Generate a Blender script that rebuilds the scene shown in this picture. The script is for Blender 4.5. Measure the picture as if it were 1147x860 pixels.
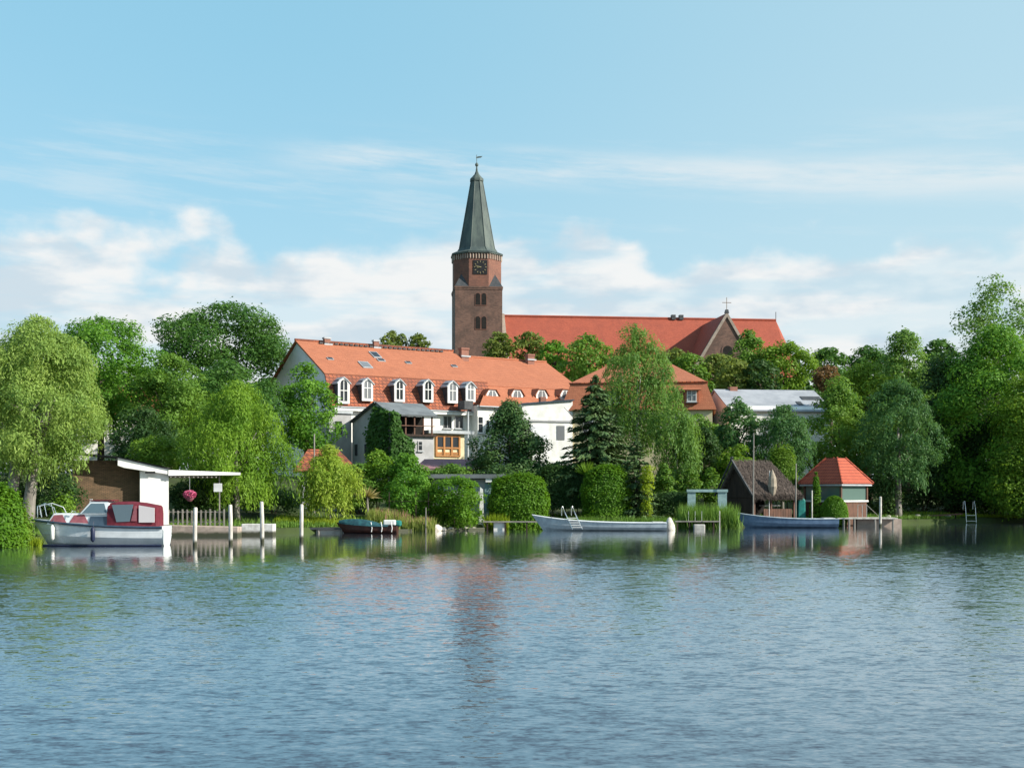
import bpy, math, random
import numpy as np
from mathutils import Vector, Matrix
R_ = math.radians
for o in list(bpy.data.objects): bpy.data.objects.remove(o)
SC = bpy.context.scene
COL = SC.collection

# ------------------------------------------------------------------ camera
CX, HY, F, CH = 573.5, 552.0, 1400.0, 3.0     # lens centre, horizon row, focal length in photo pixels, eye height above the water
cam = bpy.data.cameras.new('camera'); co = bpy.data.objects.new('camera', cam); COL.objects.link(co)
co.location = (0, 0, CH); co.rotation_euler = (R_(90), 0, 0)
cam.sensor_width = 36; cam.lens = 36 * F / 1147; cam.shift_y = (HY - 430) / 1147
cam.clip_start = .5; cam.clip_end = 12000
SC.camera = co
SC.view_settings.view_transform = 'Standard'; SC.view_settings.look = 'None'
SC.view_settings.gamma = 1; SC.view_settings.use_curve_mapping = False
SC.view_settings.exposure = 0.58
# ------------------------------------------------------------------ sun and sky
SUN_EL, SUN_AZ = 31.0, 19.0                    # azimuth: degrees from +x towards the camera
sv = Vector((math.cos(R_(SUN_AZ)) * math.cos(R_(SUN_EL)), -math.sin(R_(SUN_AZ)) * math.cos(R_(SUN_EL)), math.sin(R_(SUN_EL))))
sl = bpy.data.lights.new('sun', 'SUN'); sl.energy = 5.0; sl.angle = R_(.53); sl.color = (1, .93, .82)
so = bpy.data.objects.new('sun', sl); COL.objects.link(so)
so.rotation_euler = sv.to_track_quat('Z', 'Y').to_euler()
W = bpy.data.worlds.new('World'); SC.world = W; W.use_nodes = True
nt = W.node_tree; nt.nodes.clear()

class NT:
    """tiny wrapper for wiring shader nodes"""
    def __init__(s, t): s.t = t
    def n(s, typ, ins=None, **kw):
        x = s.t.nodes.new(typ)
        for k, v in kw.items(): setattr(x, k, v)
        for k, v in (ins or {}).items():
            if hasattr(v, 'is_linked') or v.__class__.__name__.startswith('NodeSocket'): s.t.links.new(v, x.inputs[k])
            else: x.inputs[k].default_value = v
        return x
    def m(s, op, a, b=0.0, c=0.0, clamp=False):
        return s.n('ShaderNodeMath', {0: a, 1: b, 2: c}, operation=op, use_clamp=clamp).outputs[0]
    def ss(s, v, a, b):
        return s.n('ShaderNodeMapRange', {0: v, 1: a, 2: b, 3: 0.0, 4: 1.0}, interpolation_type='SMOOTHSTEP').outputs[0]
    def mix(s, f, a, b, bt='MIX'):
        x = s.n('ShaderNodeMix', data_type='RGBA', blend_type=bt)
        for i, v in ((0, f), (6, a), (7, b)):
            if v.__class__.__name__.startswith('NodeSocket'): s.t.links.new(v, x.inputs[i])
            elif i == 0: x.inputs[0].default_value = v
            else: x.inputs[i].default_value = (*v[:3], 1)
        return x.outputs[2]
    def noise(s, vec, scale, detail=4, rough=.55, out='Fac'):
        return s.n('ShaderNodeTexNoise', {'Vector': vec, 'Scale': scale, 'Detail': detail, 'Roughness': rough}).outputs[out]
    def vmul(s, v, k):
        return s.n('ShaderNodeVectorMath', {0: v, 1: k}, operation='MULTIPLY').outputs[0]

w = NT(nt)
sky = w.n('ShaderNodeTexSky', sky_type='NISHITA', sun_disc=False, sun_elevation=R_(SUN_EL), sun_rotation=R_(90 + SUN_AZ),
          altitude=0.0, air_density=1.0, dust_density=.6, ozone_density=1.6)
dirv = w.n('ShaderNodeTexCoord').outputs['Generated']
sep = w.n('ShaderNodeSeparateXYZ', {0: dirv})
ez = sep.outputs[2]
bank_n = w.noise(w.vmul(dirv, (1, 1, 1.5)), 15.0, 8, .50)
big_n = w.noise(w.vmul(dirv, (1, 1, 2.5)), 3.4, 2, .5)
# cumulus bank: puffy tops above, streaky and thinner below
lim = w.m('ADD', w.m('MULTIPLY', bank_n, .125), w.m('MULTIPLY', big_n, .09))
top = w.m('SUBTRACT', w.m('ADD', lim, .086), ez)
bank = w.ss(top, -.005, .024)
gaps = w.noise(w.vmul(dirv, (1, 1, 5.5)), 8.0, 6, .55)
bank = w.m('MULTIPLY', bank, w.m('ADD', .52, w.m('MULTIPLY', w.ss(gaps, .36, .56), .48)))
rot = w.n('ShaderNodeVectorRotate', {'Vector': dirv, 'Angle': R_(-4)}, rotation_type='Y_AXIS').outputs[0]
cir_n = w.noise(w.vmul(rot, (1.3, 1.3, 12)), 3.4, 8, .64)
cir = w.m('MULTIPLY', w.ss(cir_n, .45, .70), w.m('MULTIPLY', w.ss(ez, .17, .21), w.m('SUBTRACT', 1.0, w.ss(ez, .255, .29))))
cir = w.m('MULTIPLY', cir, .35)
dx = sep.outputs[0]      # one long streak sinking to the right
line = w.m('SUBTRACT', w.m('SUBTRACT', .249, w.m('MULTIPLY', dx, .022)), w.m('MULTIPLY', w.m('MULTIPLY', dx, dx), .11))
off = w.m('ABSOLUTE', w.m('SUBTRACT', ez, w.m('ADD', line, w.m('MULTIPLY', w.m('SUBTRACT', big_n, .5), .035))))
streak = w.m('MULTIPLY', w.m('SUBTRACT', 1.0, w.ss(off, .0, .024)), w.m('MULTIPLY', w.ss(dx, -.22, -.10), w.ss(cir_n, .33, .60)))
cir = w.m('MAXIMUM', cir, w.m('MULTIPLY', streak, .72))
veil = w.m('MULTIPLY', w.m('SUBTRACT', 1.0, w.ss(ez, .02, .36)), .42)
vright = w.m('MULTIPLY', w.ss(sep.outputs[0], -.22, .45), .50)
c = w.mix(w.m('SUBTRACT', .74, w.m('MULTIPLY', w.ss(ez, .42, .75), .50)), sky.outputs[0], (1.80, 3.85, 4.85))
c = w.mix(w.m('ADD', veil, vright, clamp=True), c, (3.5, 4.5, 4.9))
c = w.mix(cir, c, (4.7, 4.95, 5.05))
shade = w.ss(w.noise(w.vmul(dirv, (1, 1, 3.0)), 15.0, 5, .5), .36, .60)
c = w.mix(bank, c, w.mix(shade, (3.55, 4.2, 4.65), (5.1, 5.2, 5.2)))
bg = w.n('ShaderNodeBackground', {'Color': c, 'Strength': .118})
w.t.links.new(bg.outputs[0], w.n('ShaderNodeOutputWorld').inputs[0])

# ------------------------------------------------------------------ helpers
def wx(px, d): return (px - CX) / F * d
def wz(py, d): return CH + (HY - py) / F * d
def P(px, py, d): return Vector((wx(px, d), d, wz(py, d)))

def tag(o, label=None, cat=None, group=None, kind=None):
    if label: o['label'] = label
    if cat: o['category'] = cat
    if group: o['group'] = group
    if kind: o['kind'] = kind
    return o
def thing(name, label, cat, loc, rz=0.0, group=None):
    o = bpy.data.objects.new(name, None); COL.objects.link(o); o.location = loc; o.rotation_euler = (0, 0, rz)
    o.empty_display_size = .3
    return tag(o, label, cat, group)
def link(name, me, mat, parent=None, loc=None, rz=0.0):
    o = bpy.data.objects.new(name, me); COL.objects.link(o)
    if mat: me.materials.append(mat)
    if parent: o.parent = parent
    if loc is not None: o.location = loc
    if rz: o.rotation_euler = (0, 0, rz)
    return o
def copy_tree(o, parent=None):
    c = o.copy(); COL.objects.link(c)
    if parent: c.parent = parent
    for ch in list(o.children): copy_tree(ch, c)
    return c

class MB:
    def __init__(s): s.v = []; s.f = []
    def add(s, vs, fs):
        b = len(s.v); s.v += [tuple(v) for v in vs]; s.f += [tuple(i + b for i in f) for f in fs]; return s
    def box(s, x0, x1, y0, y1, z0, z1):
        v = [(x, y, z) for z in (z0, z1) for y in (y0, y1) for x in (x0, x1)]
        return s.add(v, [(0, 2, 3, 1), (4, 5, 7, 6), (0, 1, 5, 4), (2, 6, 7, 3), (0, 4, 6, 2), (1, 3, 7, 5)])
    def loft(s, rings, cap=True, closed=True):
        n = len(rings[0]); vs = [p for r in rings for p in r]; fs = []
        for i in range(len(rings) - 1):
            for j in range(n if closed else n - 1):
                k = (j + 1) % n; fs.append((i * n + j, i * n + k, (i + 1) * n + k, (i + 1) * n + j))
        if cap: fs.append(tuple(range(n - 1, -1, -1))); fs.append(tuple(range((len(rings) - 1) * n, len(rings) * n)))
        return s.add(vs, fs)
    def tube(s, pts, rad, n=7, cap=True):
        pts = [Vector(p) for p in pts]; rings = []
        if not hasattr(rad, '__len__'): rad = [rad] * len(pts)
        for i, p in enumerate(pts):
            d = (pts[min(i + 1, len(pts) - 1)] - pts[max(i - 1, 0)]).normalized()
            u = d.cross(Vector((0, 1, 0.01)) if abs(d.z) > .7 else Vector((0, 0, 1))).normalized(); v = d.cross(u)
            rings.append([p + (u * math.cos(a) + v * math.sin(a)) * rad[i] for a in [2 * math.pi * k / n for k in range(n)]])
        return s.loft(rings, cap)
    def lathe(s, prof, n=12, c=(0, 0), ph=0.0):
        return s.loft([[(c[0] + r * math.cos(ph + 2 * math.pi * k / n), c[1] + r * math.sin(ph + 2 * math.pi * k / n), z) for k in range(n)] for r, z in prof])
    def prism(s, poly, axis, a, b):
        """poly of 2-D points swept along axis ('x': poly is (y,z), 'y': poly is (x,z), 'z': poly is (x,y)) from a to b"""
        f = {'x': lambda p, t: (t, p[0], p[1]), 'y': lambda p, t: (p[0], t, p[1]), 'z': lambda p, t: (p[0], p[1], t)}[axis]
        return s.loft([[f(p, a) for p in poly], [f(p, b) for p in poly]])
    def slab(s, quad, th):
        """thin plate: 4 (or n) corner points, thickened against their normal"""
        q = [Vector(p) for p in quad]; n = (q[1] - q[0]).cross(q[2] - q[0]).normalized() * th
        return s.loft([q, [p - n for p in q]])
    def build(s, name, mat, parent=None, loc=None, rz=0.0, smooth=False, bevel=0):
        me = bpy.data.meshes.new(name); me.from_pydata(s.v, [], s.f)
        import bmesh
        b = bmesh.new(); b.from_mesh(me); bmesh.ops.recalc_face_normals(b, faces=b.faces)
        b.to_mesh(me); b.free()
        if smooth: me.shade_smooth()
        me.update()
        o = link(name, me, mat, parent, loc, rz)
        if bevel:
            m = o.modifiers.new('bevel', 'BEVEL'); m.width = bevel; m.segments = 2; m.limit_method = 'ANGLE'
        return o

# ------------------------------------------------------------------ materials
MATS = {}
def mat(name, col, col2=None, rough=.7, scale=1.5, spec=.3, metal=0.0, bump=0.0, bscale=None, detail=5, stretch=(1, 1, 1), lo=.35, hi=.65):
    if name in MATS: return MATS[name]
    m = bpy.data.materials.new(name); m.use_nodes = True; t = NT(m.node_tree); p = m.node_tree.nodes['Principled BSDF']
    oc = t.vmul(t.n('ShaderNodeTexCoord').outputs['Object'], stretch)
    c2 = col2 or tuple(x * .78 for x in col)
    f = t.ss(t.noise(oc, scale, detail, .6), lo, hi)
    t.t.links.new(t.mix(f, c2, col), p.inputs['Base Color'])
    p.inputs['Roughness'].default_value = rough; p.inputs['Specular IOR Level'].default_value = spec; p.inputs['Metallic'].default_value = metal
    if bump:
        b = t.n('ShaderNodeBump', {'Height': t.noise(oc, bscale or scale * 4, 4), 'Strength': bump, 'Distance': .05})
        t.t.links.new(b.outputs[0], p.inputs['Normal'])
    MATS[name] = m; return m
def tiles(name, c1, c2, c3, tw=.25, th=.3, rough=.75, mort=(.05, .02, .015), msize=.02, patch=.5, zk=1.2, bump=.6):
    """roof tiles or bricks in rows: object x+y along the row, z up the slope"""
    m = bpy.data.materials.new(name); m.use_nodes = True; t = NT(m.node_tree); p = m.node_tree.nodes['Principled BSDF']
    oc = t.n('ShaderNodeTexCoord').outputs['Object']; s = t.n('ShaderNodeSeparateXYZ', {0: oc})
    v = t.n('ShaderNodeCombineXYZ', {0: t.m('ADD', s.outputs[0], s.outputs[1]), 1: t.m('MULTIPLY', s.outputs[2], zk)})
    br = t.n('ShaderNodeTexBrick', {'Vector': v.outputs[0], 'Color1': (*c1, 1), 'Color2': (*c2, 1), 'Mortar': (*mort, 1), 'Scale': 1.0,
                                    'Mortar Size': msize, 'Mortar Smooth': .3, 'Bias': 0.0, 'Brick Width': tw, 'Row Height': th})
    f = t.ss(t.noise(oc, .55, 6, .65), .40, .66)
    f2 = t.ss(t.noise(t.vmul(oc, (1, 1, 2.2)), 2.6, 4, .6), .42, .7)
    c = t.mix(t.m('MULTIPLY', f, patch), br.outputs[0], c3)
    c = t.mix(t.m('MULTIPLY', f2, patch * .6), c, tuple(x * .55 for x in c3))
    t.t.links.new(c, p.inputs['Base Color']); p.inputs['Roughness'].default_value = rough; p.inputs['Specular IOR Level'].default_value = .25
    b = t.n('ShaderNodeBump', {'Height': br.outputs[1], 'Strength': bump, 'Distance': .03}, invert=True)
    t.t.links.new(b.outputs[0], p.inputs['Normal'])
    MATS[name] = m; return m
def leafmat(name, c1, c2, trans=.42, nscale=.35):
    m = bpy.data.materials.new('leaf_' + name); m.use_nodes = True; t = NT(m.node_tree); p = m.node_tree.nodes['Principled BSDF']
    k_ = 1.72 if c2[1] < .24 else 1.12
    c1, c2 = tuple(v * k_ for v in c1), tuple(v * k_ for v in c2)
    oc = t.n('ShaderNodeTexCoord').outputs['Object']
    rnd = t.n('ShaderNodeNewGeometry').outputs['Random Per Island']
    f = t.m('ADD', t.m('MULTIPLY', t.ss(t.noise(oc, nscale, 3), .35, .65), .55), t.m('MULTIPLY', rnd, .45))
    c = t.mix(f, c1, c2)
    t.t.links.new(c, p.inputs['Base Color']); p.inputs['Roughness'].default_value = .55; p.inputs['Specular IOR Level'].default_value = .22
    tr = t.n('ShaderNodeBsdfTranslucent', {'Color': t.mix(.5, c, (c2[0] * 1.3, c2[1] * 1.25, c2[2] * .6))})
    mx = t.n('ShaderNodeMixShader', {0: trans, 1: p.outputs[0], 2: tr.outputs[0]})
    t.t.links.new(mx.outputs[0], m.node_tree.nodes['Material Output'].inputs[0])
    MATS['leaf_' + name] = m; return m
def glass(name, col, rough=.08):
    m = bpy.data.materials.new(name); m.use_nodes = True; p = m.node_tree.nodes['Principled BSDF']
    p.inputs['Base Color'].default_value = (*col, 1); p.inputs['Roughness'].default_value = rough; p.inputs['Specular IOR Level'].default_value = .6
    MATS[name] = m; return m

M = dict(
    white=mat('white_paint', (.80, .80, .78), (.66, .66, .63), .6, 1.2),
    plaster=mat('white_plaster', (.80, .79, .75), (.68, .67, .63), .85, .5),
    cream=mat('cream_plaster', (.72, .62, .40), (.60, .52, .33), .85, .5),
    gablegrey=mat('grey_plaster', (.78, .79, .82), (.68, .69, .72), .85, .5),
    greywall=mat('weathered_plaster', (.42, .42, .43), (.33, .33, .33), .9, .9),
    slate=mat('slate', (.07, .075, .08), (.045, .05, .055), .6, 2),
    greyroof=mat('grey_roofing_felt', (.34, .36, .39), (.26, .28, .31), .8, .6),
    annexroof=mat('blue_grey_roofing', (.17, .19, .20), (.12, .135, .145), .8, .8),
    darkroof=mat('dark_roofing_felt', (.12, .13, .14), (.08, .085, .09), .8, .8),
    purple=mat('purple_brown_sheet_roof', (.30, .155, .17), (.22, .115, .13), .7, 1.5),
    zinc=mat('zinc_flashing', (.42, .45, .47), (.33, .36, .38), .45, 2, .5),
    wood=mat('orange_wood', (.42, .19, .06), (.30, .13, .04), .6, 3, stretch=(1, 1, .3)),
    darkwood=mat('dark_wood', (.05, .032, .025), (.03, .02, .016), .8, 3, stretch=(1, 1, .3)),
    brownwood=mat('brown_wood', (.15, .075, .05), (.09, .05, .035), .75, 3, stretch=(1, 1, .3)),
    greywood=mat('grey_weathered_wood', (.30, .28, .25), (.19, .18, .16), .85, 3, stretch=(1, 1, .25)),
    postwhite=mat('bleached_timber', (.62, .60, .55), (.40, .38, .33), .8, 5, stretch=(1, 1, .25), bump=.4),
    interior=mat('interior_shade_black', (.018, .016, .014), (.010, .009, .008), .9, 2),  # shade inside openings and on back walls, put into a near-black colour
    copper=mat('green_copper', (.092, .120, .105), (.048, .068, .066), .62, 1.1, .4, stretch=(1, 1, .25)),
    metal=mat('grey_metal', (.45, .46, .47), (.36, .37, .38), .35, 3, .5, .7),
    chrome=mat('steel_rail', (.75, .76, .77), (.68, .69, .7), .25, 3, .5, .8),
    gold=mat('gilding', (.48, .38, .19), (.34, .27, .13), .35, 4, .5, .6),
    black=mat('black_paint', (.012, .012, .014), (.02, .02, .022), .5, 3),
    burgundy=mat('burgundy_canvas', (.15, .018, .030), (.105, .013, .022), .75, 4),
    curtain=mat('dusty_red_curtain', (.30, .10, .12), (.23, .075, .09), .8, 4),
    hullwhite=mat('white_gelcoat', (.72, .76, .78), (.60, .64, .66), .3, 1.2, .5),
    navy=mat('navy_vinyl', (.02, .03, .07), (.015, .02, .05), .5, 4),
    deckblue=mat('dark_blue_coaming', (.045, .075, .11), (.03, .055, .085), .4, 3, .5),
    bluehull=mat('blue_boat_paint', (.13, .21, .33), (.085, .145, .24), .45, 2, .4),
    palehull=mat('pale_grey_boat_paint', (.46, .53, .58), (.34, .40, .45), .45, 2, .4),
    redhull=mat('varnished_red_brown_wood', (.075, .028, .020), (.045, .018, .014), .45, 3, .4),
    tarp=mat('teal_tarpaulin', (.025, .10, .115), (.014, .05, .065), .55, 3),
    tarpgreen=mat('green_tarpaulin', (.02, .22, .19), (.014, .14, .13), .55, 3),
    pinkflower=mat('pink_petals', (.62, .14, .26), (.42, .07, .14), .7, 14),
    pinkbrick=mat('pale_concrete', (.47, .38, .32), (.34, .27, .23), .9, 1.2),
    concrete=mat('concrete', (.45, .44, .41), (.30, .29, .27), .9, 1.5),
    stone=mat('white_stone', (.62, .58, .52), (.44, .40, .36), .9, 2.5, bump=.6),
    turquoise=mat('faded_turquoise_paint', (.27, .40, .40), (.19, .29, .30), .7, 2),
    canvas=mat('beige_canvas', (.36, .31, .24), (.25, .21, .16), .85, 4),
    bark=mat('brown_bark', (.085, .065, .05), (.045, .035, .028), .95, 3, stretch=(1, 1, .25), bump=.8),
    greybark=mat('grey_bark', (.30, .28, .25), (.15, .135, .12), .95, 3, stretch=(1, 1, .25), bump=.8),
    birchbark=mat('birch_bark', (.55, .53, .50), (.08, .075, .07), .85, 4, stretch=(.6, .6, 1.4), lo=.40, hi=.50),
    ground=mat('garden_soil_and_turf', (.055, .085, .022), (.035, .05, .016), .95, .3),
    render=mat('sandstone', (.36, .30, .25), (.27, .22, .18), .9, 2),
)
def postmat(name, ca_, cb_, k):
    m = bpy.data.materials.new(name); m.use_nodes = True; t = NT(m.node_tree); p = m.node_tree.nodes['Principled BSDF']
    oc = t.n('ShaderNodeTexCoord').outputs['Object']; z = t.n('ShaderNodeSeparateXYZ', {0: oc}).outputs[2]
    nz = t.noise(t.vmul(oc, (k, k, 1.2)), 1.4, 5, .6)
    c = t.mix(t.ss(nz, .35, .65), ca_, cb_)
    wet = t.m('SUBTRACT', 1.0, t.ss(t.m('ADD', z, t.m('MULTIPLY', nz, -.35)), .0, .25))
    t.t.links.new(t.mix(wet, c, (.05, .055, .03)), p.inputs['Base Color']); p.inputs['Roughness'].default_value = .75
    return m
M['post'] = postmat('bleached_post_with_algae', (.40, .37, .32), (.64, .62, .57), 6)
M['quay'] = postmat('stained_quay_concrete', (.30, .24, .20), (.46, .37, .31), 1.5)
M['quaywhite'] = postmat('stained_white_concrete', (.48, .47, .44), (.72, .71, .68), 1.5)
M['tile'] = tiles('orange_roof_tiles', (.455, .170, .092), (.40, .145, .078), (.29, .108, .062), .24, .32, msize=.012, mort=(.28, .085, .04), patch=.30)
M['tileold'] = tiles('old_red_roof_tiles', (.50, .15, .065), (.33, .095, .05), (.17, .065, .045), .45, .40, mort=(.09, .04, .03), msize=.045, patch=.85, zk=1.05)
M['tilechurch'] = tiles('red_church_roof_tiles', (.375, .092, .054), (.33, .080, .048), (.25, .066, .044), .3, .4, msize=.012, mort=(.28, .06, .03), patch=.4)
M['tilepav'] = tiles('red_pantiles', (.50, .115, .06), (.43, .095, .05), (.36, .085, .05), .26, .34, mort=(.16, .04, .03), msize=.03, patch=.35)
M['brick'] = tiles('old_church_brick', (.20, .108, .076), (.15, .082, .062), (.095, .062, .050), .5, .16, mort=(.18, .13, .11), msize=.02, patch=.8, bump=.2)
M['brickred'] = tiles('red_tower_brick', (.245, .104, .068), (.195, .084, .060), (.125, .068, .054), .5, .16, mort=(.22, .13, .10), msize=.02, patch=.6, bump=.2)
M['brickchim'] = tiles('chimney_brick', (.36, .15, .10), (.29, .12, .085), (.2, .09, .07), .26, .09, mort=(.3, .24, .2), msize=.012, patch=.5)
M['brickdark'] = tiles('dark_boathouse_brick', (.21, .13, .075), (.15, .095, .055), (.09, .07, .04), .28, .1, mort=(.07, .055, .04), msize=.015, patch=.8)
M['thatch'] = mat('grey_brown_thatch', (.125, .100, .085), (.065, .052, .045), .95, 5, stretch=(1, 1, .25), bump=1.0, bscale=14)
M['glassdark'] = glass('dark_window_glass', (.022, .026, .03))
M['glasscurt'] = glass('curtained_window_glass', (.17, .18, .19), .12)
M['glassblue'] = glass('boat_window_glass', (.10, .15, .18), .06)
M['glassteal'] = glass('teal_window_glass', (.10, .16, .14), .1)
M['clearvinyl'] = glass('clear_vinyl_window', (.62, .58, .58), .15)
leafmat('willow_yellow', (.125, .225, .050), (.29, .40, .090))
leafmat('yew', (.018, .052, .014), (.050, .092, .024), .2)
leafmat('willow_light', (.17, .28, .030), (.34, .43, .060))
leafmat('willow_green', (.085, .195, .018), (.20, .33, .032))
leafmat('maple', (.036, .108, .012), (.098, .20, .020))
leafmat('chestnut', (.022, .070, .014), (.062, .13, .022))
leafmat('mid', (.042, .10, .014), (.105, .185, .026))
leafmat('olive', (.085, .135, .026), (.20, .25, .052))
leafmat('spruce', (.026, .062, .022), (.075, .115, .040), .12)
leafmat('bluespruce', (.035, .075, .055), (.07, .12, .085), .12)
leafmat('birch', (.050, .115, .028), (.115, .195, .036))
leafmat('bright', (.085, .18, .016), (.17, .28, .028))
leafmat('bluegreen', (.026, .078, .024), (.066, .135, .040))
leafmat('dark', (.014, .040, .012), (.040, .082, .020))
leafmat('hedge', (.055, .15, .010), (.13, .26, .018))
leafmat('ivy', (.020, .060, .012), (.045, .105, .018))
leafmat('copper', (.085, .055, .026), (.14, .085, .04))
leafmat('reed', (.075, .16, .022), (.15, .26, .040), .3, .8)
leafmat('drygrass', (.14, .20, .035), (.30, .33, .09), .3, .8)
leafmat('lime', (.17, .26, .012), (.30, .38, .03))
leafmat('palm', (.22, .20, .07), (.40, .33, .15), .25)
leafmat('pink', (.45, .16, .18), (.60, .30, .30), .25)
L = lambda n: MATS['leaf_' + n]

# ------------------------------------------------------------------ ground and water
BANK = [(-3000, 52), (-300, 56), (-60, 64), (-34, 68), (-29, 74), (-27.2, 80), (-25.5, 86.1), (-22, 86.8), (-16.5, 92), (-9.5, 97.5), (-2.5, 102.5), (2, 106.5), (15, 109), (21, 111), (29.5, 113.5), (38, 122), (53, 127), (80, 130), (300, 135), (3000, 150)]
BX, BY = zip(*BANK)
def yb(x): return float(np.interp(x, BX, BY))
GS = [-6, -2.0, -.5, 0, .35, 3, 8, 16, 28, 42, 70, 130, 400, 1500, 4500]
GH = [-2.5, -1.6, -.8, -.25, .42, .62, .95, 1.7, 3.4, 4.7, 5.2, 6.0, 7, 8, 9]
def gz(x, y): return float(np.interp(y - yb(x), GS, GH))
def terrain():
    xs = np.concatenate([np.linspace(-3000, -120, 14), np.linspace(-100, 120, 111), np.linspace(150, 3000, 14)])
    rows = []
    rng = random.Random(3)
    for s, h in zip(GS, GH):
        rows.append([(x, yb(x) + s, h + (rng.uniform(-.08, .08) if 2 < s < 60 else 0)) for x in xs])
    b = MB(); n = len(xs)
    b.add([p for r in rows for p in r], [(i * n + j, i * n + j + 1, (i + 1) * n + j + 1, (i + 1) * n + j) for i in range(len(rows) - 1) for j in range(n - 1)])
    return tag(b.build('ground', M['ground'], smooth=True), kind='structure')
terrain()

def water():
    m = bpy.data.materials.new('river_water'); m.use_nodes = True; t = NT(m.node_tree); p = m.node_tree.nodes['Principled BSDF']
    oc = t.n('ShaderNodeTexCoord').outputs['Object']; s = t.n('ShaderNodeSeparateXYZ', {0: oc})
    # the wind does not reach the strip under the bank: calm there, ripples further out
    far = t.m('SUBTRACT', s.outputs[1], t.m('MULTIPLY', s.outputs[0], .30))
    patch = t.noise(t.vmul(oc, (.35, 1, 1)), .055, 3)
    edge = t.m('ADD', far, t.m('MULTIPLY', t.m('SUBTRACT', patch, .5), 30.0))
    wind = t.m('SUBTRACT', 1.0, t.ss(edge, 42.0, 68.0))
    gust = t.m('ADD', .75, t.m('MULTIPLY', t.noise(t.vmul(oc, (.4, 1, 1)), .12, 3), .5))
    amp = t.m('MULTIPLY', t.m('ADD', .10, t.m('MULTIPLY', wind, .90)), gust)
    tot = None
    for sc_, st, a in ((1.0, (.55, 1, 1), .13), (3.6, (.5, 1, 1), .42), (9.0, (.55, 1, 1), .58), (20.0, (.65, 1, 1), .42)):
        nz = t.noise(t.vmul(oc, st), sc_, 2, .5, 'Color')
        v = t.n('ShaderNodeVectorMath', {0: nz, 1: (.5, .5, .5)}, operation='SUBTRACT').outputs[0]
        v = t.vmul(v, (a * .32, a, 0))
        tot = v if tot is None else t.n('ShaderNodeVectorMath', {0: tot, 1: v}, operation='ADD').outputs[0]
    sc = t.n('ShaderNodeVectorMath', {0: tot, 'Scale': amp}, operation='SCALE').outputs[0]
    # backs of ripples turned away from the wind's fetch are flatter than their faces
    sp = t.n('ShaderNodeSeparateXYZ', {0: sc}); yy = sp.outputs[1]
    yy = t.m('MULTIPLY', yy, t.m('ADD', .30, t.m('MULTIPLY', t.m('LESS_THAN', yy, 0.0), .85)))
    nrm = t.n('ShaderNodeCombineXYZ', {0: sp.outputs[0], 1: t.m('SUBTRACT', yy, t.m('MULTIPLY', wind, .070)), 2: 1.0}).outputs[0]
    nrm = t.n('ShaderNodeVectorMath', {0: nrm}, operation='NORMALIZE').outputs[0]
    t.t.links.new(nrm, p.inputs['Normal'])
    p.inputs['Coat Weight'].default_value = 1.0; p.inputs['Coat IOR'].default_value = 1.5; p.inputs['Coat Roughness'].default_value = .085; t.t.links.new(nrm, p.inputs['Coat Normal'])
    p.inputs['Base Color'].default_value = (.045, .062, .085, 1); p.inputs['Roughness'].default_value = .085; p.inputs['IOR'].default_value = 1.36
    b = MB(); b.add([(-4000, -1500, 0), (4000, -1500, 0), (4000, 400, 0), (-4000, 400, 0)], [(0, 1, 2, 3)])
    return tag(b.build('water', m), kind='structure')
water()

# ------------------------------------------------------------------ foliage
def quads(name, C, N, T, ln, wd, mt, parent=None, loc=None):
    """rhombic leaf blades: centres, normals, long-axis hints, lengths and widths -> ONE mesh"""
    n = len(C)
    N = N / np.maximum(np.linalg.norm(N, axis=1, keepdims=True), 1e-6)
    A = T - N * np.sum(T * N, axis=1, keepdims=True); A /= np.maximum(np.linalg.norm(A, axis=1, keepdims=True), 1e-6)
    B = np.cross(N, A); ln = ln[:, None] * .5; wd = wd[:, None] * .5
    V = np.stack([C + A * ln, C + B * wd - A * ln * .15, C - A * ln, C - B * wd - A * ln * .15], axis=1).reshape(-1, 3)
    me = bpy.data.meshes.new(name)
    me.vertices.add(4 * n); me.vertices.foreach_set('co', V.astype(np.float32).ravel())
    me.loops.add(4 * n); me.loops.foreach_set('vertex_index', np.arange(4 * n, dtype=np.int32))
    me.polygons.add(n); me.polygons.foreach_set('loop_start', np.arange(0, 4 * n, 4, dtype=np.int32))
    me.update(calc_edges=True)
    return link(name, me, mt, parent, loc)
def sph(rng, n):
    v = rng.normal(size=(n, 3)); return v / np.linalg.norm(v, axis=1, keepdims=True)
PROF = {
    'round': lambda t: (1 - np.abs(2 * t - 1) ** 2.2) ** .5,
    'dome': lambda t: np.where(t < .35, .72 + .28 * np.sin(t / .35 * np.pi / 2), (1 - np.clip((t - .35) / .65, 0, 1) ** 2.3) ** .55),
    'egg': lambda t: np.where(t < .38, .55 + .45 * np.sin(t / .38 * np.pi / 2), np.cos((t - .38) / .62 * np.pi / 2) ** .8),
    'cone': lambda t: np.clip(1.02 - t, 0, 1) ** .75,
    'column': lambda t: (1 - np.abs(2 * t - 1) ** 4) ** .5,
    'tall': lambda t: np.where(t < .45, .8 + .2 * np.sin(t / .45 * np.pi / 2), np.cos((t - .45) / .55 * np.pi / 2) ** .65),
}
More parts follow.
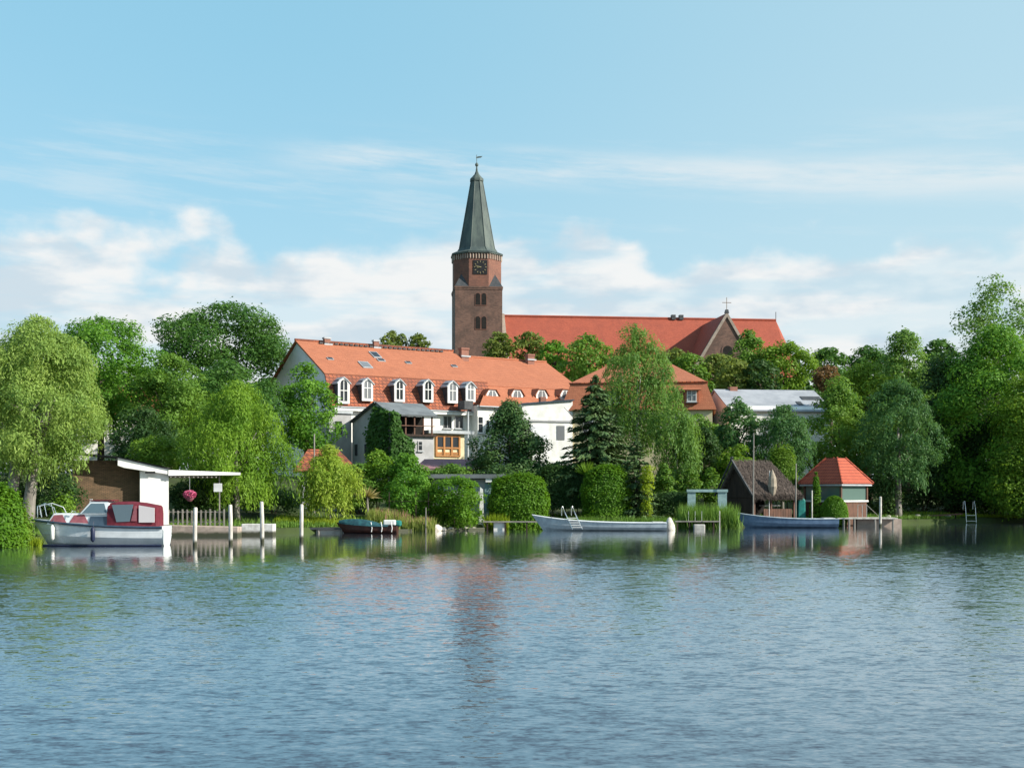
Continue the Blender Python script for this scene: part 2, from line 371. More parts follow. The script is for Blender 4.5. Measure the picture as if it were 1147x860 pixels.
def clumps(rng, R, H, rc, shape, nc, sq=1.0):
    t = rng.random(nc * 4); keep = rng.random(nc * 4) < (.25 + .75 * PROF[shape](t)); t = t[keep][:nc]; n = len(t)
    a = rng.random(n) * 2 * np.pi; f = rng.random(n) ** .38
    low = 1 + .16 * np.sin(a * 3 + rng.random() * 6) * np.sin(t * 5 + rng.random() * 6) + .10 * np.sin(a * 5 + 9 * t)
    r = R * PROF[shape](t) * f * low
    r = np.maximum(r - rc * .55 * (f > .5), 0)
    z = rc * .6 + (H - rc * 1.35) * t
    return np.stack([r * np.cos(a), r * np.sin(a) * sq, z], axis=1)
def leaves_on(rng, cl, rc, n, axis_c, s):
    rad = rc * (.6 + .8 * rng.random(len(cl)))
    k = rng.choice(len(cl), n, p=rad ** 2 / np.sum(rad ** 2))
    out = cl[k] - axis_c; out /= np.maximum(np.linalg.norm(out, axis=1, keepdims=True), .01)
    v = sph(rng, n) + out * .55 + np.array([0, 0, .35]); v /= np.linalg.norm(v, axis=1, keepdims=True)
    rr = np.where(rng.random(n) < .72, .78 + .34 * rng.random(n), rng.random(n) ** .5)
    ragged = 1 + .16 * rng.normal(size=n) * (rng.random(n) < .25)
    pos = cl[k] + v * (rad[k] * rr * ragged)[:, None] * np.array([1.08, 1.08, .85])
    nrm = v * .8 + sph(rng, n) * .62 + np.array([0, 0, .22])
    return pos, nrm
def strands(rng, cl, rc, ns, lmin, lmax, s, zmin, axis_c, step):
    """hanging shoots: each starts on a clump's outside, bows outward and then falls"""
    k = rng.integers(0, len(cl), ns)
    out = (cl[k] - axis_c) * np.array([1, 1, .3]); out /= np.maximum(np.linalg.norm(out, axis=1, keepdims=True), .01)
    v = sph(rng, ns) + out * .8; v /= np.linalg.norm(v, axis=1, keepdims=True)
    st = cl[k] + v * rc * .9
    ln = lmin + (lmax - lmin) * rng.random(ns) ** 1.5
    C, T = [], []
    nst = int(lmax / step) + 1
    sway = rng.normal(size=(ns, 2)) * .10
    for i in range(nst):
        q = i * step; ok = q < ln
        p = st + out * (np.minimum(q, 1.2) * .35)[..., None] if np.ndim(q) else st + out * min(q, 1.2) * .35
        p = p + np.concatenate([sway * q, np.full((ns, 1), -q + min(q, .8) * .25)], axis=1)
        p = p[ok] + rng.normal(size=(ok.sum(), 3)) * .07
        p = p[p[:, 2] > zmin]
        C.append(p); d = np.zeros_like(p); d[:, 2] = -1
        T.append(d + rng.normal(size=p.shape) * .33)
    C = np.concatenate(C); T = np.concatenate(T)
    o2 = (C - axis_c) * np.array([1, 1, 0]); o2 /= np.maximum(np.linalg.norm(o2, axis=1, keepdims=True), .01)
    return C, o2 * .8 + sph(rng, len(C)) * .7 + np.array([0, 0, .25]), T
def trunk_mesh(rng, H, r, crown_z, crown_h, R, forks=6, lean=(0, 0), multi=1):
    b = MB()
    for q in range(multi):
        ox = (q - (multi - 1) / 2) * r * 2.6; tip = Vector((lean[0] + ox * 1.8, lean[1], crown_z + crown_h * .55))
        pts = [Vector((ox, 0, -.4)), Vector((ox * 1.05 + lean[0] * .15, 0, crown_z * .5)), Vector((ox * 1.2 + lean[0] * .4, lean[1] * .4, crown_z + crown_h * .12)), tip]
        b.tube(pts, [r * 1.3, r * .95, r * .8, r * .25], 9)
        for i in range(forks):
            a = 6.283 * i / forks + rng.random() * .8; z0 = crown_z + crown_h * (.02 + .35 * rng.random())
            t = min(1, max(0, (z0 - pts[1].z) / max(tip.z - pts[1].z, .1))); base = pts[1].lerp(tip, t)
            e = Vector((math.cos(a) * R * .6, math.sin(a) * R * .6, base.z + crown_h * (.18 + .2 * rng.random())))
            b.tube([base, base.lerp(e, .5) + Vector((0, 0, .3)), e], [r * .4, r * .25, r * .08], 5)
    return b
SEED = [10]
def tree(kind, name, label, px, d, top, bot, wpx, leaf, group=None, shape='dome', cat='tree', bark='bark', dens=1.0, s=None, rcf=.24, tr=None, forks=6, lean=(0, 0), multi=1, base=None, hang=None, fill=None, lobed=0, toff=0):
    SEED[0] += 1; rng = np.random.default_rng(SEED[0])
    x = wx(px, d); g = gz(x, d) if base is None else base
    zt, zb = wz(top, d) - g, wz(bot, d) - g
    zb = max(zb, .15); R = wpx / 2 / F * d; H = zt - zb
    root = thing(name, label, cat, (x, d, g), 0, group)
    s = s or max(.14, .0018 * d)
    r = tr or max(.10, .022 * zt)
    if kind != 'shrub':
        trunk_mesh(rng, zt, r, zb, H, R, forks, lean, multi).build('trunk', M[bark], root, loc=(toff, 0, 0), smooth=True)
    else:
        sb = MB()
        for i in range(3):
            a = i * 2.1; sb.tube([(0, 0, -.2), (math.cos(a) * R * .25, math.sin(a) * R * .25, zb + H * .5)], [r * .5, r * .2], 5)
        sb.build('stem', M[bark], root)
    rc = max(R, H * .38) * rcf if kind != 'willow' else R * .22
    ax = np.array([0, 0, zb + H * .42])
    A = 2 * R * H * .8
    off = np.array([0, 0, zb])
    nc = int(np.clip(2.2 * (2 * np.pi * R * H * .5 + 3 * R * R) / (np.pi * rc * rc), 18, 170))
    cl = clumps(rng, R, H, rc, shape, nc) + off
    la = .30 * s * s
    if kind in ('broad', 'shrub'):
        n = int(min(5.4 * dens * A / la, 90000))
        p, nn = leaves_on(rng, cl, rc, n, ax, s)
        sz = s * (.55 + 1.15 * rng.random(n) ** 1.6)
        quads('crown' if kind == 'broad' else 'foliage', p, nn, sph(rng, n), sz * 1.05, sz * .66, L(leaf), root)
    elif kind in ('willow', 'birch'):
        hang = hang or ((.6, 3.0) if kind == 'willow' else (.6, 3.2))
        n = int(min((fill or 2.6) * dens * A / la, 45000))
        p, nn = leaves_on(rng, cl, rc, n, ax, s)
        sz = s * (.7 + .6 * rng.random(n)); t = sph(rng, n); t[:, 2] -= 1.0
        hl = min(1.0, H / 7)
        ns = int(dens * 120 * (R * H) ** .72 / (d / 90) ** 1.2)
        p2, n2, t2 = strands(rng, cl, rc, ns, hang[0] * hl, hang[1] * hl, s, max(zb - 1.0, .25), ax, s * .95)
        if len(p2) > 60000: k = rng.permutation(len(p2))[:60000]; p2, n2, t2 = p2[k], n2[k], t2[k]
        s2 = s * (.9 + .7 * rng.random(len(p2)))
        quads('crown', np.concatenate([p, p2]), np.concatenate([nn, n2]), np.concatenate([t, t2]),
              np.concatenate([sz * 1.25, s2 * 1.55]), np.concatenate([sz * .5, s2 * .40]), L(leaf), root)
    elif kind == 'spruce':
        C, N, T = [], [], []
        nt_ = int(H / .36)
        for i in range(nt_):
            t = (i + rng.random() * .6) / nt_; z = zb + H * t; rr = R * (1 - t) ** (.48 if lobed else .85) * (.85 + .3 * rng.random()) + .12
            nb = int(6 + 13 * (1 - t))
            for j in range(nb):
                a = rng.random() * 6.283; ln = rr * (.72 + .36 * rng.random()); m_ = int(ln / (s * .17)) + 3
                q = np.linspace(.08, 1, m_); dz = -ln * .28 * q ** 1.4 + ln * .16 * np.maximum(q - .7, 0) * 2
                rad = ln * q; side = (rng.random(m_) - .5) * ln * .34 * (1.05 - q)
                C.append(np.stack([rad * np.cos(a) - side * np.sin(a), rad * np.sin(a) + side * np.cos(a), z + dz + rng.normal(size=m_) * .06], 1))
                tt = np.tile(np.array([math.cos(a), math.sin(a), -.25]), (m_, 1)) + rng.normal(size=(m_, 3)) * .4; T.append(tt)
                N.append(np.tile(np.array([math.cos(a) * .35, math.sin(a) * .35, 1.0]), (m_, 1)) + rng.normal(size=(m_, 3)) * .45)
        C, N, T = map(np.concatenate, (C, N, T)); n = len(C)
        if n > 60000: k = rng.permutation(n)[:60000]; C, N, T = C[k], N[k], T[k]; n = 60000
        sz = s * (.8 + .6 * rng.random(n))
        quads('crown', C, N, T, sz * 1.7, sz * .62, L(leaf), root)
    return root
def hedge(name, label, px0, px1, top, bot, d, depth, leaf, p=4.0, group=None, s=.17, rz=0.0, dens=1.0, cat='hedge', ragged=.06):
    """clipped hedge or topiary: leaves over a superellipsoid, right through its skin"""
    SEED[0] += 1; rng = np.random.default_rng(SEED[0])
    x = wx((px0 + px1) / 2, d); g = gz(x, d); zb = min(max(wz(bot, d) - g, -.1), .08); zt = wz(top, d) - g
    a, b, h = (px1 - px0) / 2 / F * d, depth / 2, (zt - zb) / 2
    root = thing(name, label, cat, (x, d, g), rz, group)
    area = 4 * (a * b + a * h * 2 + b * h * 2); n = int(min(3.6 * dens * area / (.33 * s * s), 52000))
    v = sph(rng, n); v[:, 2] = np.where(v[:, 2] < -.5, -v[:, 2], v[:, 2])
    f = np.sum(np.abs(v) ** p, axis=1) ** (-1 / p); q = v * f[:, None]
    lump = 1 + ragged * (np.sin(q[:, 0] * a * 2.3 + 1) + np.sin(q[:, 1] * b * 2.9 + 2) + np.sin(q[:, 2] * h * 3.1)) * .5 + rng.normal(size=n) * ragged * .55
    dep = np.where(rng.random(n) < .8, 1.0, .72 + .28 * rng.random(n))
    lump = lump + (rng.random(n) < (.05 if ragged > .04 else 0)) * rng.random(n) * .30 / max(min(a, h), .5)
    pos = q * (lump * dep)[:, None] * np.array([a, b, h]); pos[:, 2] += zb + h
    nn = np.sign(q) * np.abs(q) ** (p - 1); nn /= np.linalg.norm(nn, axis=1, keepdims=True)
    nn = nn * .8 + sph(rng, n) * .6 + np.array([0, 0, .2])
    sz = s * (.7 + .6 * rng.random(n))
    quads('foliage', pos, nn, sph(rng, n), sz * 1.1, sz * .68, L(leaf), root)
    sb = MB(); k = max(1, int(a / .6))
    for i in range(k):
        xx = -a * .8 + 1.6 * a * (i + .5) / k; sb.tube([(xx, 0, -.3), (xx, 0, zb + h)], [.06, .03], 5)
    sb.build('stem', M['bark'], root)
    return root
def blades(name, pts, h0, h1, mt, parent=None, wd=.05, lean=.25, seed=1, h=None):
    rng = np.random.default_rng(seed); pts = np.asarray(pts, float); n = len(pts)
    h = h0 + (h1 - h0) * rng.random(n); t = rng.normal(size=(n, 3)) * lean; t[:, 2] = 1; t /= np.linalg.norm(t, axis=1, keepdims=True)
    nn = rng.normal(size=(n, 3)); nn[:, 2] *= .2
    nn[:, 1] -= .5
    return quads(name, pts + t * (h * .48)[:, None], nn, t, h, np.full(n, wd), mt, parent)
def strip(px0, px1, d, depth, n, seed, z0=0.0):
    rng = np.random.default_rng(seed); out = []
    for i in range(n):
        x = wx(px0 + (px1 - px0) * rng.random(), d); y = d + (rng.random() - .5) * depth
        out.append((x, y, max(gz(x, y), -.15) + z0))
    return out

# ================================================================== THE CHURCH
CYAW = math.atan2(5.5, 48.0)
church = thing('church', 'long red tiled brick church with a clock tower and green copper spire', 'church', (wx(534, 215), 215, 6.0), CYAW)
cz = 6.0
def zc(py, d): return wz(py, d) - cz
tw = 4.0                       # half width of the tower; the tower's centre is the local origin
zs = zc(321, 211)              # shoulder
b = MB(); b.box(-tw, tw, -tw, tw, -1, zs); b.build('tower', M['brick'], church)
ph = math.pi / 8
zo = zc(282, 211); ro = 4.05 / math.cos(ph)
oc_ = MB().lathe([(ro, zs + .02), (ro, zo)], 8, ph=ph).build('belfry', M['brickred'], church)
b = MB()
for z_, k in ((zs - .5, .07), (zs - .22, .12)): b.box(-tw - k, tw + k, -tw - k, tw + k, z_, z_ + .25)
b.build('string_course', M['brick'], church)
# slate covered corner slopes where the square turns into the octagon
q = 4.05 * math.tan(ph)
for sx in (-1, 1):
    for sy in (-1, 1):
        c0 = Vector((sx * tw * 1.01, sy * tw * 1.01, zs + .05)); a1 = Vector((sx * tw * 1.01, sy * q, zs + .05)); a2 = Vector((sx * q, sy * tw * 1.01, zs + .05))
        m_ = (a1 + a2) / 2; up = Vector((m_.x, m_.y, zs + 2.3))
        MB().add([c0, a1, a2, up], [(0, 1, 3), (0, 3, 2), (1, 2, 3), (0, 2, 1)]).build('corner_roof', M['slate'], church)
b = MB().lathe([(ro + .05, zo - .22), (ro + .3, zo - .18), (ro + .32, zo), (ro + .1, zo + .05)], 8, ph=ph); b.build('cornice', M['copper'], church)
b = MB()
for k in range(8):             # corbel table under the cornice
    a0 = ph + k * math.pi / 4; p0 = Vector((math.cos(a0), math.sin(a0), 0)) * ro; p1 = Vector((math.cos(a0 + math.pi / 4), math.sin(a0 + math.pi / 4), 0)) * ro
    for i in range(7):
        c_ = p0.lerp(p1, (i + .5) / 7) * 1.015; b.tube([(c_.x, c_.y, zo - 1.1), (c_.x, c_.y, zo - .23)], .13, 4)
b.build('corbel', M['render'], church)
zl = zc(195, 211)
spire = MB().lathe([(ro + .34, zo + .06), (3.62, zo + .55), (3.22, zo + 1.1), (1.0, zl)], 8, ph=ph).build('spire', M['copper'], church)
b = MB()
for k in range(8):
    a0 = ph + k * math.pi / 4; f = lambda r, z: (r * math.cos(a0), r * math.sin(a0), z)
    b.tube([f(3.64, zo + .55), f(3.24, zo + 1.1), f(1.02, zl)], .07, 5)
b.build('ridge_batten', M['copper'], spire)
b = MB().lathe([(1.05, zl - .4), (1.22, zl - .3), (1.22, zl + .1), (.95, zl + .35), (.45, zl + .9), (.2, zl + 1.5), (.1, zl + 2.4)], 8, ph=ph); b.build('lantern_cap', M['copper'], church)
b = MB().lathe([(.02, zl + 2.2), (.26, zl + 2.4), (.3, zl + 2.62), (.2, zl + 2.85), (.02, zl + 3.0)], 10); b.build('finial_ball', M['copper'], church)
b = MB().tube([(0, 0, zl + 2.9), (0, 0, zl + 4.3)], .05, 5); b.prism([(-.1, zl + 3.7), (.75, zl + 3.85), (1.0, zl + 4.1), (.3, zl + 4.05), (-.1, zl + 3.9)], 'y', -.03, .03); b.build('weather_vane', M['copper'], church)
# clock on the octagon's front face
yo = -4.05; zk = zc(299.3, 211); xk = .25
b = MB().box(xk - 1.18, xk + 1.18, yo - .1, yo - .003, zk - 1.18, zk + 1.18); clock = b.build('clock_face', M['black'], church)
b = MB()
for i in range(12):
    a = i * math.pi / 6; r0, r1 = .82, 1.08; hw = .05
    u = Vector((math.sin(a), 0, math.cos(a))); v = Vector((math.cos(a), 0, -math.sin(a)))
    c0 = Vector((xk, yo - .13, zk))
    MB().slab([c0 + u * r0 - v * hw, c0 + u * r1 - v * hw, c0 + u * r1 + v * hw, c0 + u * r0 + v * hw], .03).build('hour_mark', M['gold'], clock)
b = MB(); c0 = Vector((xk, yo - .17, zk))
for a, ln, hw in ((R_(262), .62, .09), (R_(285), .88, .06)):
    u = Vector((math.sin(a), 0, math.cos(a))); v = Vector((math.cos(a), 0, -math.sin(a)))
    b.slab([c0 - u * .15 - v * hw, c0 + u * ln - v * hw * .5, c0 + u * ln + v * hw * .5, c0 - u * .15 + v * hw], .03); c0 = c0 + Vector((0, -.05, 0))
b.build('clock_hands', M['gold'], clock)
def arch_poly(cx, z0, w_, h_, n=8):
    r = w_ / 2; pts = [(cx - r, z0), (cx + r, z0)]
    return pts + [(cx + r * math.cos(math.pi * i / n), z0 + h_ - r + r * math.sin(math.pi * i / n)) for i in range(n + 1)]
for y0_, y1_ in ((341.5, 328.5), (368.5, 354.5)):
    for xx in (-.06, .98):
        z0 = zc(y0_, 211); z1 = zc(y1_, 211)
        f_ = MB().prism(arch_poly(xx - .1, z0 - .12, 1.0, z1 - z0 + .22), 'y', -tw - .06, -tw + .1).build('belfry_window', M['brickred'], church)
        MB().prism(arch_poly(xx - .1, z0, .82, z1 - z0 + .05), 'y', -tw - .075, -tw - .02).build('opening_shade_plate', M['interior'], f_)  # solid plate, the unlit depth of the arch is painted as near-black
# nave
nx0, nx1 = tw, wx(870, 220.5) / math.cos(CYAW) - wx(534, 215); zr = wz(353.5, 215) - cz; ze = 17.0; hs = 9.5
xe = nx1 + 3.5
b = MB(); b.prism([(-hs + .4, -1), (hs - .4, -1), (hs - .4, ze), (0, zr - .3), (-hs + .4, ze)], 'x', nx0 - .3, nx1 - .2); b.build('nave', M['brick'], church)
b = MB()
s1 = [(nx0 - .0, -hs, ze - .4), (nx1, -hs, ze - .4), (nx1, 0, zr), (nx0, 0, zr)]
b.slab(s1, .3); b.slab([(x, -y, z) for x, y, z in reversed(s1)], .3)
b.slab([(nx1, -hs, ze - .4), (xe, -hs * .45, ze - .4), (nx1, 0, zr)], .3); b.slab([(xe, -hs * .45, ze - .4), (xe, hs * .45, ze - .4), (nx1, 0, zr)], .3)
b.slab([(xe, hs * .45, ze - .4), (nx1, hs, ze - .4), (nx1, 0, zr)], .3)
nroof = b.build('nave_roof', M['tilechurch'], church)
MB().tube([(nx0, 0, zr + .05), (nx1, 0, zr + .05)], .22, 6).build('ridge_cap', M['tilechurch'], nroof)
MB().tube([(nx1, 0, zr - .1), (nx1, 0, zr + 1.5)], .06, 5).build('spike', M['slate'], nroof)
b = MB().prism([(-hs - .15, ze - .6), (-.2, zr + .4), (.2, zr + .4), (hs + .15, ze - .6)], 'x', nx0 + .1, nx0 + .75); b.build('parapet_gable', M['render'], church)
for pxv in (757, 766):
    xx = wx(pxv, 217) - wx(534, 215); MB().box(xx - .35, xx + .35, -.5, .4, zr - .2, zr + .65).build('roof_vent', M['slate'], nroof)
# transept
td = 204.5; axp = wx(814, td); loc = Matrix.Rotation(-CYAW, 4, 'Z') @ (Vector((axp, td, 0)) - Vector((wx(534, 215), 215, 0)))
tx, ty = loc.x, loc.y; zt_ = wz(353, td) - cz; hw_ = 6.6; zte = zt_ - 10.8
b = MB().prism([(tx - hw_, -1), (tx + hw_, -1), (tx + hw_, zte), (tx, zt_ - .1), (tx - hw_, zte)], 'y', ty, 0); b.build('transept', M['brick'], church)
b = MB()
for sgn in (-1, 1):
    qd = [(tx + sgn * (hw_ + .3), ty + .3, zte - .3), (tx + sgn * (hw_ + .3), 0, zte - .3), (tx, 0, zt_ + .12), (tx, ty + .3, zt_ + .12)]
    b.slab(qd if sgn < 0 else qd[::-1], .25)
b.build('transept_roof', M['tilechurch'], church)
b = MB()
for sgn in (-1, 1):
    b.prism([(tx, zt_ + .55), (tx, zt_ - .25), (tx + sgn * (hw_ + .2), zte - .9), (tx + sgn * (hw_ + .55), zte - .5)], 'y', ty - .2, ty + .35)
gc = b.build('gable_coping', M['render'], church)
MB().tube([(tx, ty, zt_ + .3), (tx, ty, zt_ + 2.9)], .06, 5).tube([(tx - .75, ty, zt_ + 2.05), (tx + .75, ty, zt_ + 2.05)], .06, 5).build('cross', M['render'], church)
MB().prism([(tx - .35, zt_ + .3), (tx + .35, zt_ + .3), (tx + .2, zt_ + .9), (tx - .2, zt_ + .9)], 'y', ty - .25, ty + .3).build('cross_base', M['slate'], church)
zz = wz(394, td) - cz
f_ = MB().prism(arch_poly(tx + .15, zz - 1.9, 2.1, 3.2), 'y', ty - .08, ty + .1).build('arched_window', M['brick'], church)
MB().prism(arch_poly(tx + .15, zz - 1.8, 1.6, 2.8), 'y', ty - .1, ty - .02).build('opening_shade_plate', M['interior'], f_)  # closed plate with the darkness behind the arch in its colour

# ================================================================== THE MANSARD HOUSE
HX, HD = wx(333, 140), 140.0; HYAW = math.atan2(10.6, 16.7); HG = 4.6; ca, sa = math.cos(HYAW), math.sin(HYAW)
house = thing('mansard_house', 'long white house with orange mansard roof and a row of white dormers', 'house', (HX, HD, HG), HYAW)
def HL(px, w_):
    """distance along the ridge of what shows at pixel column px, w_ metres in front of the ridge"""
    t = (px - CX) / F; return (t * (HD - ca * w_) - HX - sa * w_) / (ca - sa * t)
def Hd(l, w_): return HD + sa * l - ca * w_
def HZ(py, l, w_): return wz(py, Hd(l, w_)) - HG
zr1 = 20.1 - HG; zbk = 15.75 - HG; ze1 = 12.1 - HG; L1 = 19.8; wb, we = 8.05, 9.66
# walls
prof = [(-we + .35, -.5), (we - .35, -.5), (we - .35, ze1 - .1), (wb - .2, zbk - .25), (0, zr1 - .3), (-wb + .2, zbk - .25), (-we + .35, ze1 - .1)]
b = MB().prism(prof, 'x', .12, L1); b.build('wall', M['plaster'], house)
b = MB().prism([(y * .985, z if z > 1 else z) for y, z in prof], 'x', -.02, .118); b.build('gable_wall', M['gablegrey'], house)
b = MB()
for sg in (-1, 1):
    q1 = [(-.25, sg * wb, zbk), (L1 + .25, sg * wb, zbk), (L1 + .25, 0, zr1), (-.25, 0, zr1)]
    b.slab(q1 if sg < 0 else q1[::-1], .18)
up = b.build('upper_roof', M['tile'], house)
b = MB()
for sg in (-1, 1):
    q1 = [(-.2, sg * we, ze1), (L1 + .2, sg * we, ze1), (L1 + .2, sg * (wb - .06), zbk - .03), (-.2, sg * (wb - .06), zbk - .03)]
    b.slab(q1 if sg < 0 else q1[::-1], .16)
b.build('lower_roof', M['tileold'], house)
MB().tube([(-.3, 0, zr1 + .03), (L1 + .3, 0, zr1 + .03)], .16, 6).build('ridge_cap', M['tileold'], house)
b = MB()
for i in range(26): b.box(2.4 + i * .62, 2.8 + i * .62, -.75, -.45, zr1 - .30, zr1 - .12)
b.build('snow_guard', M['slate'], up)
MB().box(-.25, L1 - .2, -we - .28, -we + .3, ze1 - .38, ze1 - .06).build('cornice', M['white'], house)
MB().tube([(-.25, -we - .32, ze1 - .02), (L1, -we - .32, ze1 - .02)], .08, 6).build('gutter', M['zinc'], house)
# second, lower section
L2 = 33.6; zr2 = 19.5 - HG; zb2 = 15.35 - HG; w2 = 11.3; ze2 = HZ(457, 24, w2); L1b = 17.0
b = MB().prism([(-we, -.5), (w2 - .5, -.5), (w2 - .5, 0), (w2 - .5, ze2)], 'x', 0, 0) if False else MB()
prof2 = [(-w2 + .4, -.5), (we - .4, -.5), (we - .4, ze1), (wb - .2, zb2 - .3), (0, zr2 - .3), (-wb + .15, zb2 - .25), (-w2 + .4, ze2 + .1)]
b.prism(prof2, 'x', L1 + .02, L2 - .15)
b.box(L1b, L1 + .01, -w2 + .4, -we + .36, -.5, ze2 + .1)
b.build('wing_wall', M['plaster'], house)
b = MB()
for sg in (-1, 1):
    q1 = [(L1 + .27, sg * wb, zb2), (L2, sg * wb, zb2), (L2, 0, zr2), (L1 + .27, 0, zr2)]
    b.slab(q1 if sg < 0 else q1[::-1], .18)
b.build('wing_upper_roof', M['tile'], house)
b = MB()
b.slab([(L1b, -w2, ze2), (L2 + .1, -w2, ze2), (L2 + .1, -wb + .06, zb2 - .03), (L1 + .22, -wb + .06, zb2 - .03)], .16)
b.slab([(L2 + .1, we, ze1), (L1 + .27, we, ze1), (L1 + .27, wb, zb2), (L2 + .1, wb, zb2)], .16)
b.build('wing_lower_roof', M['tile'], house)
MB().tube([(L1 + .3, 0, zr2 + .03), (L2, 0, zr2 + .03)], .15, 6).build('ridge_cap', M['tile'], house)
MB().tube([(L1b, -w2 - .06, ze2 - .05), (L2, -w2 - .06, ze2 - .05)], .08, 6).build('gutter', M['zinc'], house)

def window(parent, cx, yf, z0, w_, h_, pane='glassdark', fr='white', fw=.09, mull=1, rails=1, sill=True):
    b = MB(); x0, x1, z1 = cx - w_ / 2, cx + w_ / 2, z0 + h_
    b.box(x0, x0 + fw, yf - .08, yf + .02, z0, z1).box(x1 - fw, x1, yf - .08, yf + .02, z0, z1)
    b.box(x0 + fw, x1 - fw, yf - .08, yf + .02, z0, z0 + fw).box(x0 + fw, x1 - fw, yf - .08, yf + .02, z1 - fw, z1)
    for i in range(mull):
        m_ = x0 + (x1 - x0) * (i + 1) / (mull + 1); b.box(m_ - .03, m_ + .03, yf - .06, yf + .01, z0 + fw, z1 - fw)
    for i in range(rails):
        m_ = z0 + (z1 - z0) * (i + 1.3) / (rails + 1.3); b.box(x0 + fw, x1 - fw, yf - .055, yf + .01, m_ - .03, m_ + .03)
    f = b.build('window', M[fr], parent)
    MB().box(x0 + fw * .8, x1 - fw * .8, yf - .03, yf - .005, z0 + fw * .8, z1 - fw * .8).build('pane', M[pane], f)
    if sill: MB().box(x0 - .08, x1 + .08, yf - .2, yf + .0, z0 - .09, z0 - .003).build('sill', M['zinc'], f)
    return f
def dormer(px, y0, y1, wpx, pane):
    l = HL(px, 9.75); yf = -9.8; zt2 = HZ(y0, l, 9.75); zb_ = HZ(y1, l, 9.75); hw = wpx / 2 / F * Hd(l, 9.75) / ca * .88; zsh = zt2 - .55
    out = [(l - hw, zb_), (l + hw, zb_), (l + hw, zsh)] + [(l + hw * math.cos(math.pi * i / 8), zsh + .5 * math.sin(math.pi * i / 8)) for i in range(1, 8)] + [(l - hw, zsh)]
    d = MB().prism([(x, z) for x, z in out], 'y', yf + .12, -7.6).build('dormer', M['slate'], house)
    inn = [(l + (x - l) * .62, zb_ + .26 + (z - zb_) * .84) for x, z in out]
    n = len(out); fb = MB()
    ya, yb_ = yf, yf + .12
    fb.add([(x, ya, z) for x, z in out] + [(x, ya, z) for x, z in inn] + [(x, yb_, z) for x, z in out] + [(x, yb_, z) for x, z in inn],
           [f for i in range(n) for k in [(i + 1) % n] for f in ((i, k, n + k, n + i), (2 * n + i, 3 * n + i, 3 * n + k, 2 * n + k), (i, 2 * n + i, 2 * n + k, k), (n + i, n + k, 3 * n + k, 3 * n + i))])
    fr = fb.build('window_frame', M['white'], d)
    MB().prism(inn, 'y', yf + .05, yf + .1).build('pane', M[pane], d)
    mb = MB().box(l - .04, l + .04, yf + .01, yf + .049, zb_ + .3, zt2 - .35); mb.box(l - hw * .6, l + hw * .6, yf + .012, yf + .048, zb_ + 1.35, zb_ + 1.43); mb.build('muntin', M['white'], fr)
    hp = [(l - hw - .16, zsh - .02), (l - hw * .55, zsh + .42), (l, zsh + .66), (l + hw * .55, zsh + .42), (l + hw + .16, zsh - .02)]
    hb = MB(); hi = [(x, z - .12) for x, z in hp]
    hb.loft([[(x, yf - .1, z) for x, z in hp + hi[::-1]], [(x, -7.7, z + .03) for x, z in hp + hi[::-1]]]); hb.build('dormer_hood', M['zinc'], d)
for px, y0, y1, wd, pane in ((385, 423, 452, 13.5, 'glassdark'), (411.5, 424, 449, 13, 'glasscurt'), (447.5, 425, 450, 12.5, 'glassdark'), (479.5, 425.5, 450.5, 12.5, 'glassdark'), (507, 427, 451.5, 12.5, 'glasscurt'), (527, 428, 450, 12, 'glasscurt')):
    dormer(px, y0, y1, wd, pane)
for px in (551.5, 579.5, 607, 634):   # low eyebrow dormers of the wing
    w_ = 9.6; l = HL(px, w_); zt2 = HZ(435.5, l, w_); zb_ = HZ(447.5, l, w_); hw = .78
    op = [(l - hw, zb_), (l + hw, zb_), (l + hw, zb_ + .55), (l + hw * .55, zt2 - .1), (l - hw * .55, zt2 - .1), (l - hw, zb_ + .55)]
    d = MB().prism(op, 'y', -w_, -7.2).build('eyebrow_dormer', M['white'], house)
    MB().prism([(l + (x - l) * .66, zb_ + .16 + (z - zb_) * .74) for x, z in op], 'y', -w_ - .03, -w_ + .02).build('pane', M['glasscurt'], d)
    MB().box(l - .04, l + .04, -w_ - .06, -w_ - .032, zb_ + .1, zt2 - .2).build('muntin', M['white'], d)
    hp = [(l - hw - .25, zb_ + .5), (l - hw * .6, zt2 + .02), (l + hw * .6, zt2 + .02), (l + hw + .25, zb_ + .5)]
    MB().loft([[(x, -w_ - .15, z) for x, z in hp] + [(x, -w_ - .15, z - .1) for x, z in hp[::-1]], [(x, -7.1, z + .05) for x, z in hp] + [(x, -7.1, z - .05) for x, z in hp[::-1]]]).build('dormer_hood', M['tile'], d)
# chimneys: px, top y, front distance w, width
for px, y0, w_, hw, top in ((366, 378, .4, .36, .0), (421, 381, .4, .33, 0), (519.5, 390, 1.0, .5, 0), (593.5, 397, .7, .48, 0)):
    l = HL(px, w_); zt2 = HZ(y0, l, w_); zz = zr1 - 2.5
    c_ = MB().box(l - hw, l + hw, -w_ - hw * .7, -w_ + hw * .7, zz, zt2).build('chimney', M['brickchim'], house)
    MB().box(l - hw - .07, l + hw + .07, -w_ - hw * .7 - .07, -w_ + hw * .7 + .07, zt2 - .18, zt2).build('chimney_cap', M['zinc'], c_) if hw < .4 else MB().box(l - hw - .06, l + hw + .06, -w_ - hw * .7 - .06, -w_ + hw * .7 + .06, zt2 - .2, zt2 + .02).build('chimney_cap', M['brickchim'], c_)
    MB().box(l - hw - .08, l + hw + .2, -w_ - hw * .7 - .12, -w_ - hw * .7 + .02, zr1 - (w_ + hw * .7) * .54 - .05, zr1 - (w_ + hw * .7) * .54 + .12).build('chimney_flashing', M['zinc'], c_)
sl1 = (zr1 - zbk) / wb
